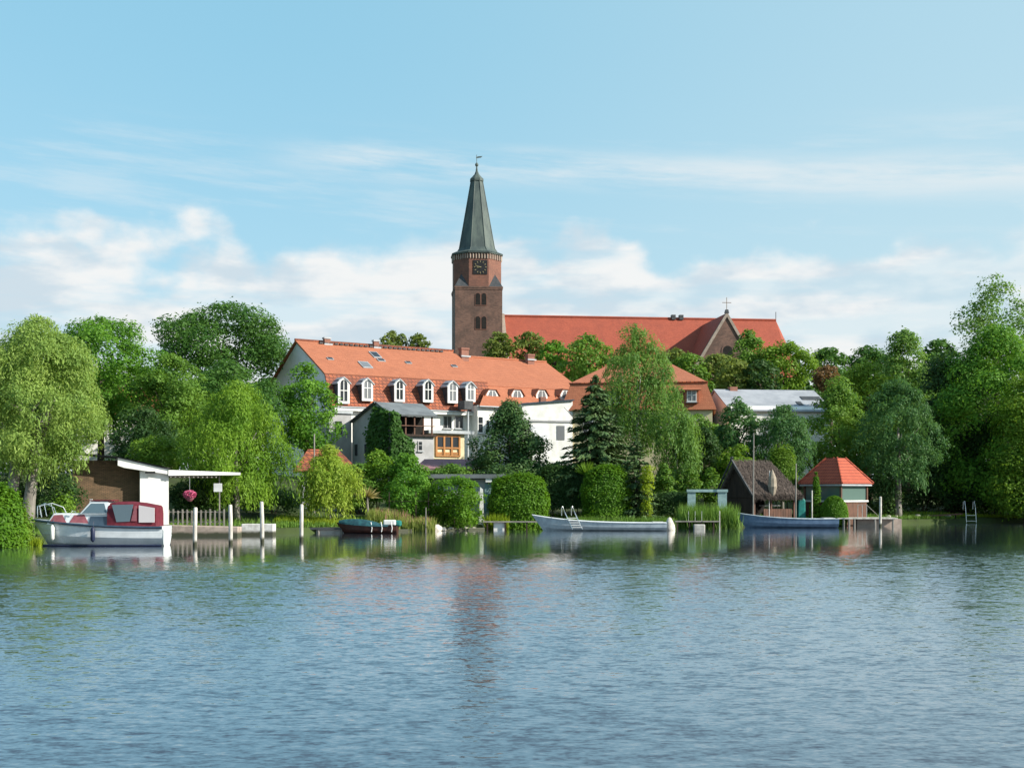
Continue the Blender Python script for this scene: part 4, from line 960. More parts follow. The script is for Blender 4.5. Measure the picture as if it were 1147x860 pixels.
tag(MB().lathe([(.42, -.2), (.46, .1), (.40, .45), (.16, .95), (.05, 1.05)], 12).build('buoy', M['stone'], loc=(wx(750, 100.5), 100.5, 0), smooth=True), 'white cone shaped float beside the stern of the pale boat', 'buoy')
# --- blue punt
d = 108; bp = thing('blue_punt', 'long blue open boat moored in front of the thatched hut', 'boat', (wx(881, d), d, 0), R_(-2))
Lb = 113 / F * d; rings, gun = hull(Lb, 1.6, lambda t: .66 + .62 * (1 - t) ** 2.6 + .1 * t, .15, .5, .85, n=26, flare=.78, rake=.8)
MB().loft(rings, True, False).build('hull', M['bluehull'], bp)
b = MB()
for sg in (-1, 1): b.tube([(g_[0], sg * g_[1], g_[2] + .02) for g_ in gun], .045, 5)
b.build('gunwale', M['palehull'], bp)
b = MB(); b.add([(g_[0], s_ * g_[1] * .92, g_[2] - .18) for g_ in gun for s_ in (-1, 1)], [(2 * i, 2 * i + 1, 2 * i + 3, 2 * i + 2) for i in range(len(gun) - 1)]); b.build('floor', M['bluehull'], bp)
MB().box(Lb / 2 - 1.3, Lb / 2 - .35, -.62, .62, .77, .86).build('stern_deck', M['white'], bp)
for t in (.35, .6):
    g_ = gun[int(t * 26)]; MB().box(g_[0] - .15, g_[0] + .15, -g_[1] * .95, g_[1] * .95, g_[2] - .12, g_[2] - .05).build('thwart', M['bluehull'], bp)

# ================================================================== jetties, ladders, small things at the bank
d = 101.5; j2 = thing('plank_jetty', 'narrow dark plank jetty between the ivy hedge and the pale boat', 'jetty', (wx(590, d), d, 0))
zz = wz(583.5, d); MB().box(wx(541, d) - wx(590, d), wx(632, d) - wx(590, d), -.35, .35, zz - .1, zz).build('deck', M['greywood'], j2)
for px in (546, 566, 590, 612, 631): MB().box(wx(px, d) - wx(590, d) - .06, wx(px, d) - wx(590, d) + .06, -.3, -.2, -1, zz - .104).build('pile', M['darkwood'], j2)
MB().box(wx(553, d) - wx(590, d), wx(565, d) - wx(590, d), -.1, .3, -.5, zz - .11).build('footing', M['white'], j2)
def ladder(name, label, px, d, y0, y1, wpx, lean, steps=4):
    o = thing(name, label, 'ladder', (wx(px, d), d, 0)); hw = wpx / 2 / F * d; z1 = wz(y0, d); z0 = max(wz(y1, d), -.3)
    for sg in (-1, 1):
        MB().tube([(sg * hw + lean, 0, z0), (sg * hw, .25, z1 * .7), (sg * hw - lean * .4, .5, z1), (sg * hw - lean * .5, .85, z1 - .05), (sg * hw - lean * .5, .95, z1 * .62)], .035, 6).build('rail', M['chrome'], o)
    for i in range(steps):
        z = z0 + .12 + (z1 * .55 - z0) * i / steps; MB().box(-hw + lean * (1 - i / steps), hw + lean * (1 - i / steps), -.03, .05, z, z + .05).build('rung', M['white'], o)
    return o
ladder('bathing_ladder', 'white bathing ladder leaning at the end of the plank jetty', 639, 98.6, 567, 592.5, 11, .55, 5)
ladder('handrail_ladder', 'curved steel ladder rails on the grassy bank at the dark trees', 1088, 124.5, 561, 585, 11, .0, 2)
j3 = thing('small_jetty', 'small grey jetty with rails and a white float beside the reeds', 'jetty', (wx(778, 104), 104, 0))
zz = wz(583, 104); MB().box(-1.7, 2.0, -.5, .5, zz - .1, zz).build('deck', M['greywood'], j3)
for xx in (-1.5, -.5, .5, 1.5): MB().tube([(xx, -.42, -1), (xx, -.42, zz - .104)], .06, 6).build('pile', M['darkwood'], j3)
for xx in (-.55, .0, .55): MB().tube([(xx, -.3, zz + .003), (xx, -.3, zz + .8)], .03, 5).build('rail_post', M['metal'], j3)
MB().box(-.2, .75, -.9, -.51, -.2, .42).build('float', M['concrete'], j3, bevel=.08)
tag(MB().tube([(0, 0, -1), (0, 0, wz(572, 103))], [.05, .045], 7).build('stake', M['postwhite'], loc=(wx(806, 103), 103, 0)), 'thin pale stake in the water before the green reeds', 'stake')
tag(MB().tube([(0, 0, -1), (0, 0, wz(568, 97))], [.05, .045], 7).build('stake', M['greywood'], loc=(wx(477, 97), 97, 0)), 'thin grey stake in the shallows beside the dry grass', 'stake')
tag(MB().tube([(0, 0, -1.5), (0.02, 0, wz(556, 110.5) - .06), (0.02, 0, wz(556, 110.5))], [.12, .11, .07], 9).build('mooring_post', M['post'], loc=(wx(986, 110.5), 110.5, 0)), 'white post standing before the pavilion deck', 'mooring post', 'white mooring posts')
# masts by the thatched hut
for px, t, d_, lab in ((843.5, 485, 109.3, 'tallest thin pale pole before the thatched hut'), (891, 519, 110, 'grey pole at the corner of the thatched hut')):
    z0 = .3; tag(MB().tube([(0, 0, -.8), (.06, 0, wz(t, d_))], [.075, .05], 7).build('pole', M['greywood'], loc=(wx(px, d_), d_, 0)), lab, 'pole')
tag(MB().tube([(0, 0, -.8), (0, 0, wz(549, 110))], [.07, .06], 7).build('pole', M['postwhite'], loc=(wx(909.5, 110), 110, 0)), 'short pale pole in front of the pointed cypress', 'pole')
tag(MB().tube([(0, 0, -.3), (0, 0, wz(486, 104) - gz(wx(352, 104), 104))], [.08, .06], 7).build('pole', M['greywood'], loc=(wx(352, 104), 104, gz(wx(352, 104), 104))), 'tall grey pole rising behind the little willow', 'pole')
um = thing('closed_parasol', 'closed beige parasol in front of the thatched hut', 'parasol', (wx(862, 111.5), 111.5, gz(wx(862, 111.5), 111.5)))
g = um.location.z; zz = lambda y: wz(y, 111.5) - g
MB().tube([(-.05, 0, -.3), (0, 0, zz(527))], .03, 6).build('pole', M['white'], um)
MB().lathe([(.1, zz(557)), (.26, zz(553)), (.42, zz(545)), (.34, zz(535)), (.12, zz(528)), (.03, zz(526))], 9, (.25, 0)).build('canopy', M['canvas'], um)
# white gate post and panel between the hedges, flat shed behind
d = 103; tag(MB().prism([(-.2, 0), (.32, 0), (.22, wz(548, d)), (-.02, wz(545, d)), (-.05, wz(565, d))], 'y', -.1, .1).build('upright_board', M['white'], loc=(wx(538, d), d, 0)), 'narrow white panel standing upright between two hedges', 'panel')
d = 106; sh_ = thing('flat_shed', 'low flat roofed shed with white door frame behind the hedges', 'shed', (wx(523, d), d, gz(wx(523, d), d)))
g = sh_.location.z; zz = lambda y: wz(y, d) - g; Xs = lambda px: wx(px, d) - wx(523, d)
MB().box(Xs(478), Xs(566), -.4, 3.0, zz(535.5), zz(531)).build('roof', M['annexroof'], sh_); MB().box(Xs(484), Xs(558), .2, 2.7, -.4, zz(535.5) - .003).build('wall', M['greywall'], sh_)
MB().box(Xs(543), Xs(554), .1, .196, -.3, zz(541)).build('door', M['turquoise'], sh_); MB().box(Xs(544), Xs(551), -.3, .0, zz(540), zz(535.6)).build('post', M['white'], sh_)
# pale turquoise frame beside the thatched hut
d = 110.6; fr = thing('pergola', 'pale turquoise goal shaped garden frame behind the reeds', 'frame', (wx(792, d), d, gz(wx(792, d), d))); zz = lambda y: wz(y, d) - fr.location.z
for a0, a1 in ((770, 779), (804, 814)): MB().box(wx(a0, d) - wx(792, d), wx(a1, d) - wx(792, d), -.1, .1, -.3, zz(551)).build('panel', M['turquoise'], fr)
MB().box(wx(769, d) - wx(792, d), wx(815, d) - wx(792, d), -.2, .2, zz(551) + .003, zz(548)).build('beam', M['turquoise'], fr)
p0_, p1_ = P(441, 0, 96.6), P(541, 0, 101.2); dv_ = p1_ - p0_
tag(MB().box(0, math.hypot(dv_.x, dv_.y), -.3, .3, -.8, .2).build('stone_edging', M['quaywhite'], loc=(p0_.x, p0_.y, 0), rz=math.atan2(dv_.y, dv_.x), bevel=.05), 'low pale stone edging along the water below the dry grass and ivy hedge', 'edging')
# rocks
for i, (px, py, d_, r, lab) in enumerate(((486, 585, 98.5, .52, 'largest white boulder at the water edge beside the ivy hedge'), (505, 590, 99.6, .2, 'small pale stone lying under the ivy hedge'), (521, 589.5, 100.3, .24, 'flat pale stone at the foot of the ivy hedge'), (531, 590, 100.7, .17, 'small pale stone beside the narrow white panel'), (496, 591, 98.9, .22, 'pale stone beside the largest boulder'))):
    import bmesh
    bm = bmesh.new(); bmesh.ops.create_icosphere(bm, subdivisions=2, radius=r); rg = random.Random(i)
    for v in bm.verts: v.co = Vector((v.co.x * 1.25, v.co.y, v.co.z * .85)) * rg.uniform(.86, 1.12)
    me = bpy.data.meshes.new('boulder'); bm.to_mesh(me); bm.free()
    tag(link('boulder', me, M['stone'], loc=(wx(px, d_), d_, max(.12, gz(wx(px, d_), d_)))), lab, 'stone', 'white stones on the bank')

gp_ = thing('gangplank', 'dark sloping gangplank on the shaded bank left of the ladder rails', 'gangplank', (wx(1045, 124.5), 124.5, 0), R_(4))
MB().slab([(-5.2, -.35, .5), (2.9, -.35, .98), (2.9, .35, .98), (-5.2, .35, .5)], .12).build('plank', M['brownwood'], gp_)
for xx in (-2.4, 2.3): MB().tube([(xx, 0, -1), (xx, 0, .53 + .48 * (xx + 5.2) / 8.1)], .09, 6).build('pile', M['darkwood'], gp_)
for i, (px, r, lab) in enumerate(((984, .26, 'pale stone right of the landing deck'), (996, .2, 'small pale stone left of the bare willow trunk'), (1022, .3, 'pale stone right of the bare willow trunk'), (1036, .22, 'small pale stone left of the gangplank top'), (1060, .26, 'pale stone behind the gangplank'))):
    x_ = wx(px, 126); y_ = yb(x_) + 1.6; bm = bmesh.new(); bmesh.ops.create_icosphere(bm, subdivisions=2, radius=r); rg = random.Random(40 + i)
    for v in bm.verts: v.co = Vector((v.co.x * 1.4, v.co.y, v.co.z * .8)) * rg.uniform(.85, 1.12)
    me = bpy.data.meshes.new('boulder'); bm.to_mesh(me); bm.free()
    tag(link('boulder', me, M['stone'], loc=(x_, y_, gz(x_, y_) + .12)), lab, 'stone', 'stones on the shaded bank')
# ================================================================== thatched hut
d = 114; th = thing('thatched_hut', 'open timber hut with a thick grey thatched roof at the water', 'hut', (wx(850, d), d, gz(wx(855, d), d)), R_(28))
g = th.location.z; zz = lambda y: wz(y, d) - g
zr_, ze_ = zz(517), zz(554); lx0, lx1 = -2.8, 2.65; hw = 2.65
rx0, rx1 = lx0 - .25, lx1 - 1.3
b = MB(); b.slab([(lx0, -hw, ze_), (lx1 + .2, -hw, ze_), (rx1, 0, zr_), (rx0, 0, zr_)], .32).slab([(lx1 + .2, hw, ze_), (lx0, hw, ze_), (rx0, 0, zr_), (rx1, 0, zr_)], .32).slab([(lx1 + .2, -hw, ze_), (lx1 + .2, hw, ze_), (rx1, 0, zr_)], .32)
tro = b.build('thatched_roof', M['thatch'], th, bevel=.13)
rng = np.random.default_rng(8); nf = 2600; u_ = rng.random(nf); kf = rng.integers(0, 3, nf)
pf_ = np.stack([np.where(kf < 2, lx0 + (lx1 + .2 - lx0) * u_, lx1 + .2), np.where(kf < 2, -hw, -hw + 2 * hw * u_), np.full(nf, ze_ - .18)], 1) + rng.normal(size=(nf, 3)) * np.array([.05, .05, .09])
tf_ = np.stack([np.where(kf < 2, 0, .6), np.where(kf < 2, -.6, 0), np.full(nf, -1.0)], 1) + rng.normal(size=(nf, 3)) * .3
quads('straw_fringe', pf_, rng.normal(size=(nf, 3)) + np.array([0, -1, .5]), tf_, .30 + .35 * rng.random(nf), np.full(nf, .045), M['thatch'], tro)
nf = 3000; u_ = rng.random(nf); v_ = rng.random(nf) ** .8       # loose straw over the front slope
xl = lx0 + (rx0 - lx0) * v_; xr = (lx1 + .2) + (rx1 - lx1 - .2) * v_
pf_ = np.stack([xl + (xr - xl) * u_, -hw + hw * v_, ze_ + (zr_ - ze_) * v_ + .03], 1)
quads('loose_straw', pf_, rng.normal(size=(nf, 3)) * .35 + np.array([0, -.75, .7]), rng.normal(size=(nf, 3)) * .25 + np.array([0, -.7, -.75]), .4 + .4 * rng.random(nf), np.full(nf, .05), M['thatch'], tro)
MB().prism([(-hw + .35, ze_ - .25), (hw - .35, ze_ - .25), (0, zr_ - .55)], 'x', lx0 + .25, lx0 + .4).build('gable_boards', M['darkwood'], th)
for sg in (-1, 1): MB().slab([(lx0 - .1, sg * (hw + .1), ze_ - .1), (lx0 + .05, sg * (hw + .1), ze_ - .1), (rx0 + .05, -sg * .15, zr_ + .35), (rx0 - .1, -sg * .15, zr_ + .35)], .12).build('barge_board', M['slate'], th)
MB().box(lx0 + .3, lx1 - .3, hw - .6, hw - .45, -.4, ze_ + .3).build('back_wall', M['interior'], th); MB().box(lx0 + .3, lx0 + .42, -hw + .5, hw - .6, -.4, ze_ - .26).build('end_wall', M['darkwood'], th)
for xx in (lx0 + .5, -.4, lx1 - .4): MB().box(xx - .08, xx + .08, -hw + .4, -hw + .56, -.4, ze_ + .1).build('post', M['brownwood'], th)
b = MB()
for i in range(17): b.box(lx0 + 1.4 + i * .19, lx0 + 1.56 + i * .19, -hw + .25, -hw + .31, -.3, 1.0)
b.build('board_fence', M['brownwood'], th)
MB().box(-.9, .9, -hw + .7, -hw + 1.5, 1.25, 1.33).build('table_top', M['stone'], th)
tag(MB().prism([(-.35, -.3), (.4, -.3), (.36, 1.9), (.1, 2.15), (-.3, 2.0)], 'y', -.3, .3).build('covered_stack', M['tarpgreen'], loc=(wx(897, 113.5), 113.5, gz(wx(897, 113.5), 113.5)), bevel=.1), 'upright stack under a green tarpaulin beside the thatched hut', 'tarpaulin')
# ================================================================== pavilion
d = 116.5; pv = thing('pavilion', 'square garden pavilion with red tiled hipped roof and glass walls', 'pavilion', (wx(936, d), d, gz(wx(936, d), d)), R_(40))
g = pv.location.z; zz = lambda y: wz(y, d) - g
ap, ep, a_, t_ = zz(513), zz(541.5), 2.45, .62
k = [(-a_, -a_), (a_, -a_), (a_, a_), (-a_, a_)]; tp = [(x * t_ / a_, y * t_ / a_) for x, y in k]
b = MB()
for i in range(4): j = (i + 1) % 4; b.slab([(*k[i], ep), (*k[j], ep), (*tp[j], ap), (*tp[i], ap)], .12)
b.slab([(*p, ap + .01) for p in tp], .1); rf = b.build('roof', M['tilepav'], pv)
b = MB()
for i in range(4): b.tube([(*k[i], ep + .04), (*tp[i], ap + .04)], .09, 6)
b.build('hip_ridge', M['tilepav'], rf)
MB().box(-a_ + .1, a_ - .1, -a_ + .1, a_ - .1, ep - .22, ep - .03).build('eave_beam', M['zinc'], pv)
hi_ = a_ - .45; zs_ = zz(560)
MB().box(-hi_, hi_, -hi_, hi_, -.5, zs_ - .16).build('brick_base', M['brownwood'], pv)
MB().box(-hi_ - .12, hi_ + .12, -hi_ - .12, hi_ + .12, zs_ - .155, zs_).build('counter', M['white'], pv)
for x, y in k: MB().box(x / a_ * hi_ - .09, x / a_ * hi_ + .09, y / a_ * hi_ - .09, y / a_ * hi_ + .09, zs_ + .003, ep - .225).build('post', M['brownwood'], pv)
for i in range(4):
    p0 = Vector((k[i][0], k[i][1], 0)) / a_ * (hi_ - .02); p1 = Vector((k[(i + 1) % 4][0], k[(i + 1) % 4][1], 0)) / a_ * (hi_ - .02); dv = (p1 - p0).normalized() * .1
    MB().slab([p0 + dv + Vector((0, 0, zs_ + .01)), p1 - dv + Vector((0, 0, zs_ + .01)), p1 - dv + Vector((0, 0, ep - .23)), p0 + dv + Vector((0, 0, ep - .23))], .03).build('glass_wall', M['glassteal'], pv)
# deck in front
d = 112.3; dk = thing('landing_deck', 'low timber landing deck with brick kerb below the pavilion', 'deck', (wx(968, d), d, 0)); zz = wz(579.5, d)
MB().box(wx(936, d) - wx(968, d), wx(1003, d) - wx(968, d), -.7, 1.6, zz - .12, zz).build('deck_boards', M['postwhite'], dk)
for px in (943, 949, 955, 978, 998): MB().tube([(wx(px, d) - wx(968, d), -.6, -1), (wx(px, d) - wx(968, d), -.6, zz - .124)], .1, 6).build('pile', M['greywood'], dk)
MB().box(wx(960, d) - wx(968, d), wx(1010, d) - wx(968, d), .0, 1.4, -.6, zz - .13).build('brick_kerb', M['pinkbrick'], dk)
sr = thing('step_rail', 'grey metal stair rail sloping down beside the pavilion', 'handrail', (wx(972, 112.6), 112.6, wz(579.5, 112.6)))
MB().tube([(-.9, 0, 1.15), (-.1, 0, 1.15), (1.0, 0, .1)], .025, 6).build('rail', M['greywood'], sr)
for xx in (-.9, -.5, -.1): MB().tube([(xx, 0, 0), (xx, 0, 1.13)], .03, 5).build('baluster', M['metal'], sr)
# garden fences and walls in the shade
fn = thing('garden_fence', 'thin dark rail fence in the shade behind the dry grass', 'fence', (wx(455, 99.5), 99.5, gz(wx(455, 99.5), 99.5)))
g = fn.location.z; zz = lambda y: wz(y, 99.5) - g
for px in (436, 450, 466, 480): MB().box(wx(px, 99.5) - wx(455, 99.5) - .04, wx(px, 99.5) - wx(455, 99.5) + .04, -.03, .03, -.2, zz(551)).build('post', M['darkwood'], fn)
MB().box(-1.5, 2.0, -.06, -.043, zz(561.5), zz(561)).build('rail', M['darkwood'], fn)

# ================================================================== trees and plants
# --- left bank
tree('willow', 'willow_tree', 'large yellow green willow with pale twin trunk behind the cruiser bow', 42, 81, 355, 533, 156, 'willow_yellow', 'willows on the bank', shape='round', hang=(.3, 1.3), fill=6.5, s=.165, toff=-1.25, bark='greybark', multi=2, tr=.40, lean=(1.2, 0), dens=1.1)
tree('willow', 'willow_tree', 'large drooping green willow over the water beside the boathouse', 264, 95, 428, 556, 120, 'willow_green', 'willows on the bank', shape='dome', bark='greybark', dens=1.15, tr=.3)
tree('willow', 'willow_tree', 'little bright yellow willow in front of the orange hut', 369, 97, 499, 568, 72, 'willow_light', 'willows on the bank', shape='egg', bark='greybark', dens=1.1, s=.17, fill=4, tr=.12)
tree('broad', 'maple_tree', 'bright green rounded tree right behind the large yellow willow', 113, 116, 355, 478, 132, 'maple', 'broadleaf trees left of the house', shape='round')
tree('broad', 'chestnut_tree', 'tall dark green tree standing against the sky left of the orange roof', 250, 142, 340, 432, 146, 'chestnut', 'broadleaf trees left of the house', shape='round')
tree('broad', 'leafy_tree', 'dark bushy tree with golden shoots behind the boathouse roof', 192, 112, 397, 515, 92, 'mid', 'broadleaf trees left of the house')
tree('broad', 'leafy_tree', 'mid green tree between the drooping willow and the dark tall tree', 262, 119, 404, 490, 118, 'chestnut', 'broadleaf trees left of the house')
tree('broad', 'leafy_tree', 'fresh green tree hiding the grey gable of the long house', 343, 123, 407, 505, 66, 'maple', 'broadleaf trees left of the house', shape='tall')
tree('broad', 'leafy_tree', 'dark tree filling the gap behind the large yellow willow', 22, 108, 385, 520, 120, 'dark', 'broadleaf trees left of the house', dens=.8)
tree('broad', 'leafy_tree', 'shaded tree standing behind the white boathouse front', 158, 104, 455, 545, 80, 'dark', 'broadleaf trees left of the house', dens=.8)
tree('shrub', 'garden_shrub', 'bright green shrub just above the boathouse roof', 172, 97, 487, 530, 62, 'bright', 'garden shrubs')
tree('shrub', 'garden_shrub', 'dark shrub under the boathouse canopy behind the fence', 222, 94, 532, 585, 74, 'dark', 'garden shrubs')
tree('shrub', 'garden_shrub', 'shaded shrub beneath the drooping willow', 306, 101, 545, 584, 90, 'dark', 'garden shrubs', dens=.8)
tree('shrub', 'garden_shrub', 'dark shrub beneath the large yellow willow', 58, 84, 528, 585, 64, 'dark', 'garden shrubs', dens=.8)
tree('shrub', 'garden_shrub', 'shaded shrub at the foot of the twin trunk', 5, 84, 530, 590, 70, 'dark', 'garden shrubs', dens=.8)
hedge('bank_bush', 'rounded bright bush at the water in the near corner', -26, 24, 557, 613, 69.3, 3.0, 'hedge', 2.6, 'bushes at the near corner', ragged=.12, cat='bush')
hedge('bank_bush', 'low bright bush at the water beside the cruiser bow', 8, 33, 577, 613, 70.4, 1.6, 'bright', 2.4, 'bushes at the near corner', ragged=.14, cat='bush')
hedge('bank_bush', 'small round bush seen through the bow rail of the cruiser', 59, 82, 559, 590, 77.5, 1.4, 'bright', 2.3, 'bushes at the near corner', ragged=.1, cat='bush')
tg = thing('sedge_tuft', 'yellow green sedge tuft at the cruiser bow', 'grass tuft', (0, 0, 0)); blades('leaf_blades', strip(33, 45, 70.4, .4, 220, 9), .3, .85, L('lime'), tg, .05, .35, 9)
tree('shrub', 'garden_shrub', 'spiky grey green shrub before the ivy covered annex', 423, 107, 502, 562, 46, 'willow_green', 'garden shrubs', shape='tall')
tree('shrub', 'garden_shrub', 'dark shrub behind the yellow palm leaves', 402, 106, 518, 575, 46, 'mid', 'garden shrubs')
tree('shrub', 'garden_shrub', 'rounded shrub between the spiky shrub and the ivy hedge', 458, 106, 507, 560, 50, 'maple', 'garden shrubs')
tree('shrub', 'garden_shrub', 'dark shrub under the purple lean-to roof', 505, 112, 520, 560, 60, 'mid', 'garden shrubs')
tree('shrub', 'hedge', 'arched dark green hedge behind the dry grass', 461, 101.5, 531, 588, 56, 'maple', 'hedges along the bank', shape='column', cat='hedge', rcf=.3, s=.17)
tree('shrub', 'hedge', 'tall bright ivy hedge above the white boulders', 511, 100.8, 534, 592, 66, 'hedge', 'hedges along the bank', shape='column', cat='hedge', rcf=.26, s=.17, dens=1.2)
hedge('hedge', 'big rounded topiary block beside the plank jetty', 552, 611, 537, 588, 104.2, 3.2, 'hedge', 4.2, 'hedges along the bank', ragged=.09)
hedge('hedge', 'long hedge below the spruce, its shade painted into dark leaves', 604, 690, 524, 580, 110.5, 2.2, 'dark', 4, 'hedges along the bank', ragged=.09)  # the spruce's shade is put into the darker leaf colour
hedge('hedge', 'square bright hedge block behind the pale boat', 655, 704, 528, 579, 107.8, 2.6, 'hedge', 3.6, 'hedges along the bank', ragged=.10)
hedge('hedge', 'low dark hedge between the birch and the reeds', 733, 778, 553, 582, 112, 2.0, 'dark', 4, 'hedges along the bank', ragged=.08)
hedge('round_topiary', 'dark green ball shaped bush at the pavilion', 919, 949, 556, 584, 112.8, 2.2, 'hedge', 2.05, None, ragged=.03, cat='bush')
hedge('arched_topiary', 'bright green arched bush behind the thatched roof', 860, 891, 506, 575, 119, 2.4, 'bright', 2.8, None, ragged=.05, cat='bush')
tree('shrub', 'cypress', 'slim pointed cypress in front of the pavilion', 914, 113.6, 528, 582, 17, 'hedge', None, shape='cone', s=.12, cat='shrub', rcf=.11, dens=1.4)
tree('broad', 'yew_tree', 'broad dark rounded conifer in front of the white extension', 571, 116, 446, 548, 118, 'yew', 'conifers in the gardens', shape='cone', rcf=.17, tr=.2, s=.2, dens=.95)
tree('spruce', 'spruce_tree', 'tall layered spruce beside the birch', 667, 112.5, 420, 548, 128, 'spruce', 'conifers in the gardens', tr=.2, s=.30)
tree('spruce', 'spruce_tree', 'small spruce behind the pale boat', 713, 108, 486, 584, 60, 'spruce', 'conifers in the gardens', tr=.1)
tree('birch', 'birch_tree', 'tall weeping birch in front of the orange hipped roof', 714, 125, 365, 500, 80, 'birch', None, shape='round', bark='birchbark', tr=.2, dens=.95, s=.2)
tree('birch', 'birch_tree', 'drooping lower birch right of the tall one', 757, 120, 432, 545, 48, 'birch', None, shape='tall', bark='birchbark', tr=.12, dens=.9)
tree('shrub', 'garden_shrub', 'slim yellow shoot beside the small spruce', 725, 106.5, 520, 580, 11, 'lime', 'garden shrubs', shape='column', s=.14)
tree('shrub', 'garden_shrub', 'round green shrub under the birch', 744, 114, 520, 570, 30, 'mid', 'garden shrubs', shape='egg')
tree('shrub', 'garden_shrub', 'dark reddish shrub right of the drooping birch', 790, 123, 478, 545, 40, 'dark', 'garden shrubs', shape='egg')
tree('shrub', 'garden_shrub', 'clipped round shrub behind the turquoise frame', 772, 118, 526, 565, 30, 'mid', 'garden shrubs', shape='round')
tree('shrub', 'garden_shrub', 'clipped dark shrub beside the thatched gable', 797, 118.5, 524, 565, 26, 'mid', 'garden shrubs', shape='round')
tree('shrub', 'garden_shrub', 'light green shrub behind the thatched hut', 828, 121, 499, 555, 56, 'bright', 'garden shrubs')
tree('broad', 'leafy_tree', 'mid green tree before the grey roofed house', 826, 126, 442, 530, 56, 'bluegreen', 'trees around the grey roofed house', shape='tall')
tree('willow', 'willow_tree', 'rounded dark weeping willow behind the thatched hut', 876, 124, 453, 530, 64, 'bluegreen', 'willows on the bank', bark='greybark', tr=.18, fill=4.5, hang=(.4, 2.2))
tree('broad', 'leafy_tree', 'low fresh tree between the spruce and the grey roofed house', 780, 130, 462, 530, 60, 'mid', 'trees around the grey roofed house')
# --- around the church
for px, t, bo, wd, lf, d_, lab in (
    (560, 371, 412, 32, 'olive', 172, 'pale green tree crown touching the tower base'), (592, 372, 412, 38, 'olive', 174, 'pale tree crown under the left end of the church roof'),
    (621, 381, 420, 34, 'maple', 170, 'small green tree crown behind the house chimney'), (660, 376, 440, 62, 'mid', 166, 'rounded dark tree between the long house and the birch'),
    (758, 390, 440, 40, 'olive', 178, 'pale tree right of the birch under the transept'), (772, 396, 450, 50, 'mid', 172, 'mid green tree behind the orange hip'), (806, 394, 448, 46, 'olive', 174, 'yellowish tree below the dark gable'),
    (838, 371, 440, 42, 'mid', 178, 'taller tree covering the right edge of the gable'), (880, 384, 446, 72, 'bright', 176, 'broad bright tree at the end of the church roof'), (824, 400, 446, 44, 'olive', 166, 'pale tree behind the grey roof chimney'), (851, 404, 448, 44, 'dark', 165, 'dark tree behind the grey roof ridge')):
    tree('broad', 'leafy_tree', lab, px, d_, t, bo, wd, lf, 'trees in front of the church', shape='round', s=.36)
for px, t, bo, wd, lab in ((440, 371, 400, 32, 'wider of two tree crowns peeping over the orange ridge'), (468, 373, 400, 24, 'narrower of two tree crowns peeping over the orange ridge')):
    tree('broad', 'leafy_tree', lab, px, 178, t, bo, wd, 'olive', 'trees peeping over the roof', shape='round', s=.36)
# --- right bank
G = 'trees on the shaded right bank'
tree('broad', 'poplar_tree', 'tallest light green tree at the right edge with a loose open top', 1116, 137, 303, 440, 100, 'birch', G, shape='egg', dens=.42, tr=.35)
tree('broad', 'leafy_tree', 'big fresh green tree under the loose open top at the edge', 1118, 130, 368, 572, 140, 'maple', G, dens=1.0)
tree('broad', 'leafy_tree', 'bushy yellow green tree low at the right edge of the bank', 1150, 124, 415, 580, 90, 'bright', G, dens=.8)
tree('broad', 'leafy_tree', 'deep green tree between the tallest tree and the blue green willow', 1062, 133, 392, 560, 84, 'dark', G)
tree('willow', 'willow_tree', 'blue green willow with pale bare trunk on the right bank', 1006, 124, 422, 548, 88, 'bluegreen', 'willows on the bank', shape='tall', bark='greybark', hang=(.3, 1.6), fill=4, tr=.34, dens=.9)
tree('broad', 'leafy_tree', 'tall pointed tree rising behind the blue green willow', 1014, 150, 366, 500, 62, 'birch', G, shape='tall')
tree('broad', 'leafy_tree', 'bright rounded tree left of the tall pointed tree', 973, 142, 405, 500, 66, 'bright', G, shape='round')
tree('broad', 'leafy_tree', 'green tree standing directly behind the pavilion roof', 940, 130, 425, 545, 76, 'mid', G)
tree('broad', 'leafy_tree', 'distant dark tree right of the church roof end', 930, 200, 388, 440, 46, 'chestnut', G, shape='round', s=.42)
tree('broad', 'copper_beech', 'small copper leaved tree above the grey roof end', 926, 165, 408, 440, 30, 'copper', G, shape='round', s=.34)
tree('broad', 'leafy_tree', 'distant tree between the copper tree and the tall pointed tree', 972, 205, 388, 440, 62, 'chestnut', G, shape='round', s=.42)
tree('broad', 'leafy_tree', 'distant tree peeping out right of the tall pointed tree', 1052, 190, 378, 450, 50, 'chestnut', G, shape='round', s=.42)
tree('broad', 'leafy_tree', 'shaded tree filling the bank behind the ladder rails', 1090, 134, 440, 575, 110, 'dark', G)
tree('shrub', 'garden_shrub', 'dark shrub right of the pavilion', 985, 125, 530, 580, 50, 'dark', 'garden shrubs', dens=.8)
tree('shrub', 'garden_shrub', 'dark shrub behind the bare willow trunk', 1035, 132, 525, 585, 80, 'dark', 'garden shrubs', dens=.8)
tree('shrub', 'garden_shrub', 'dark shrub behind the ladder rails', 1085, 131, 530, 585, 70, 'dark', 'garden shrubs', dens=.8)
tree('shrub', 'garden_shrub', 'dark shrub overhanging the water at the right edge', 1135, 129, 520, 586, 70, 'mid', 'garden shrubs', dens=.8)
# trees just beyond the right edge of the photograph, whose shade lies on the right bank
for px, d_, t, wd, lab in ((1370, 122, 340, 150, 'shade tree beyond the right edge, nearer one'), (1500, 116, 330, 150, 'shade tree beyond the right edge, farther one')):
    tree('broad', 'leafy_tree', lab, px, d_, t, 560, wd, 'mid', 'shade trees beyond the edge', s=.34)
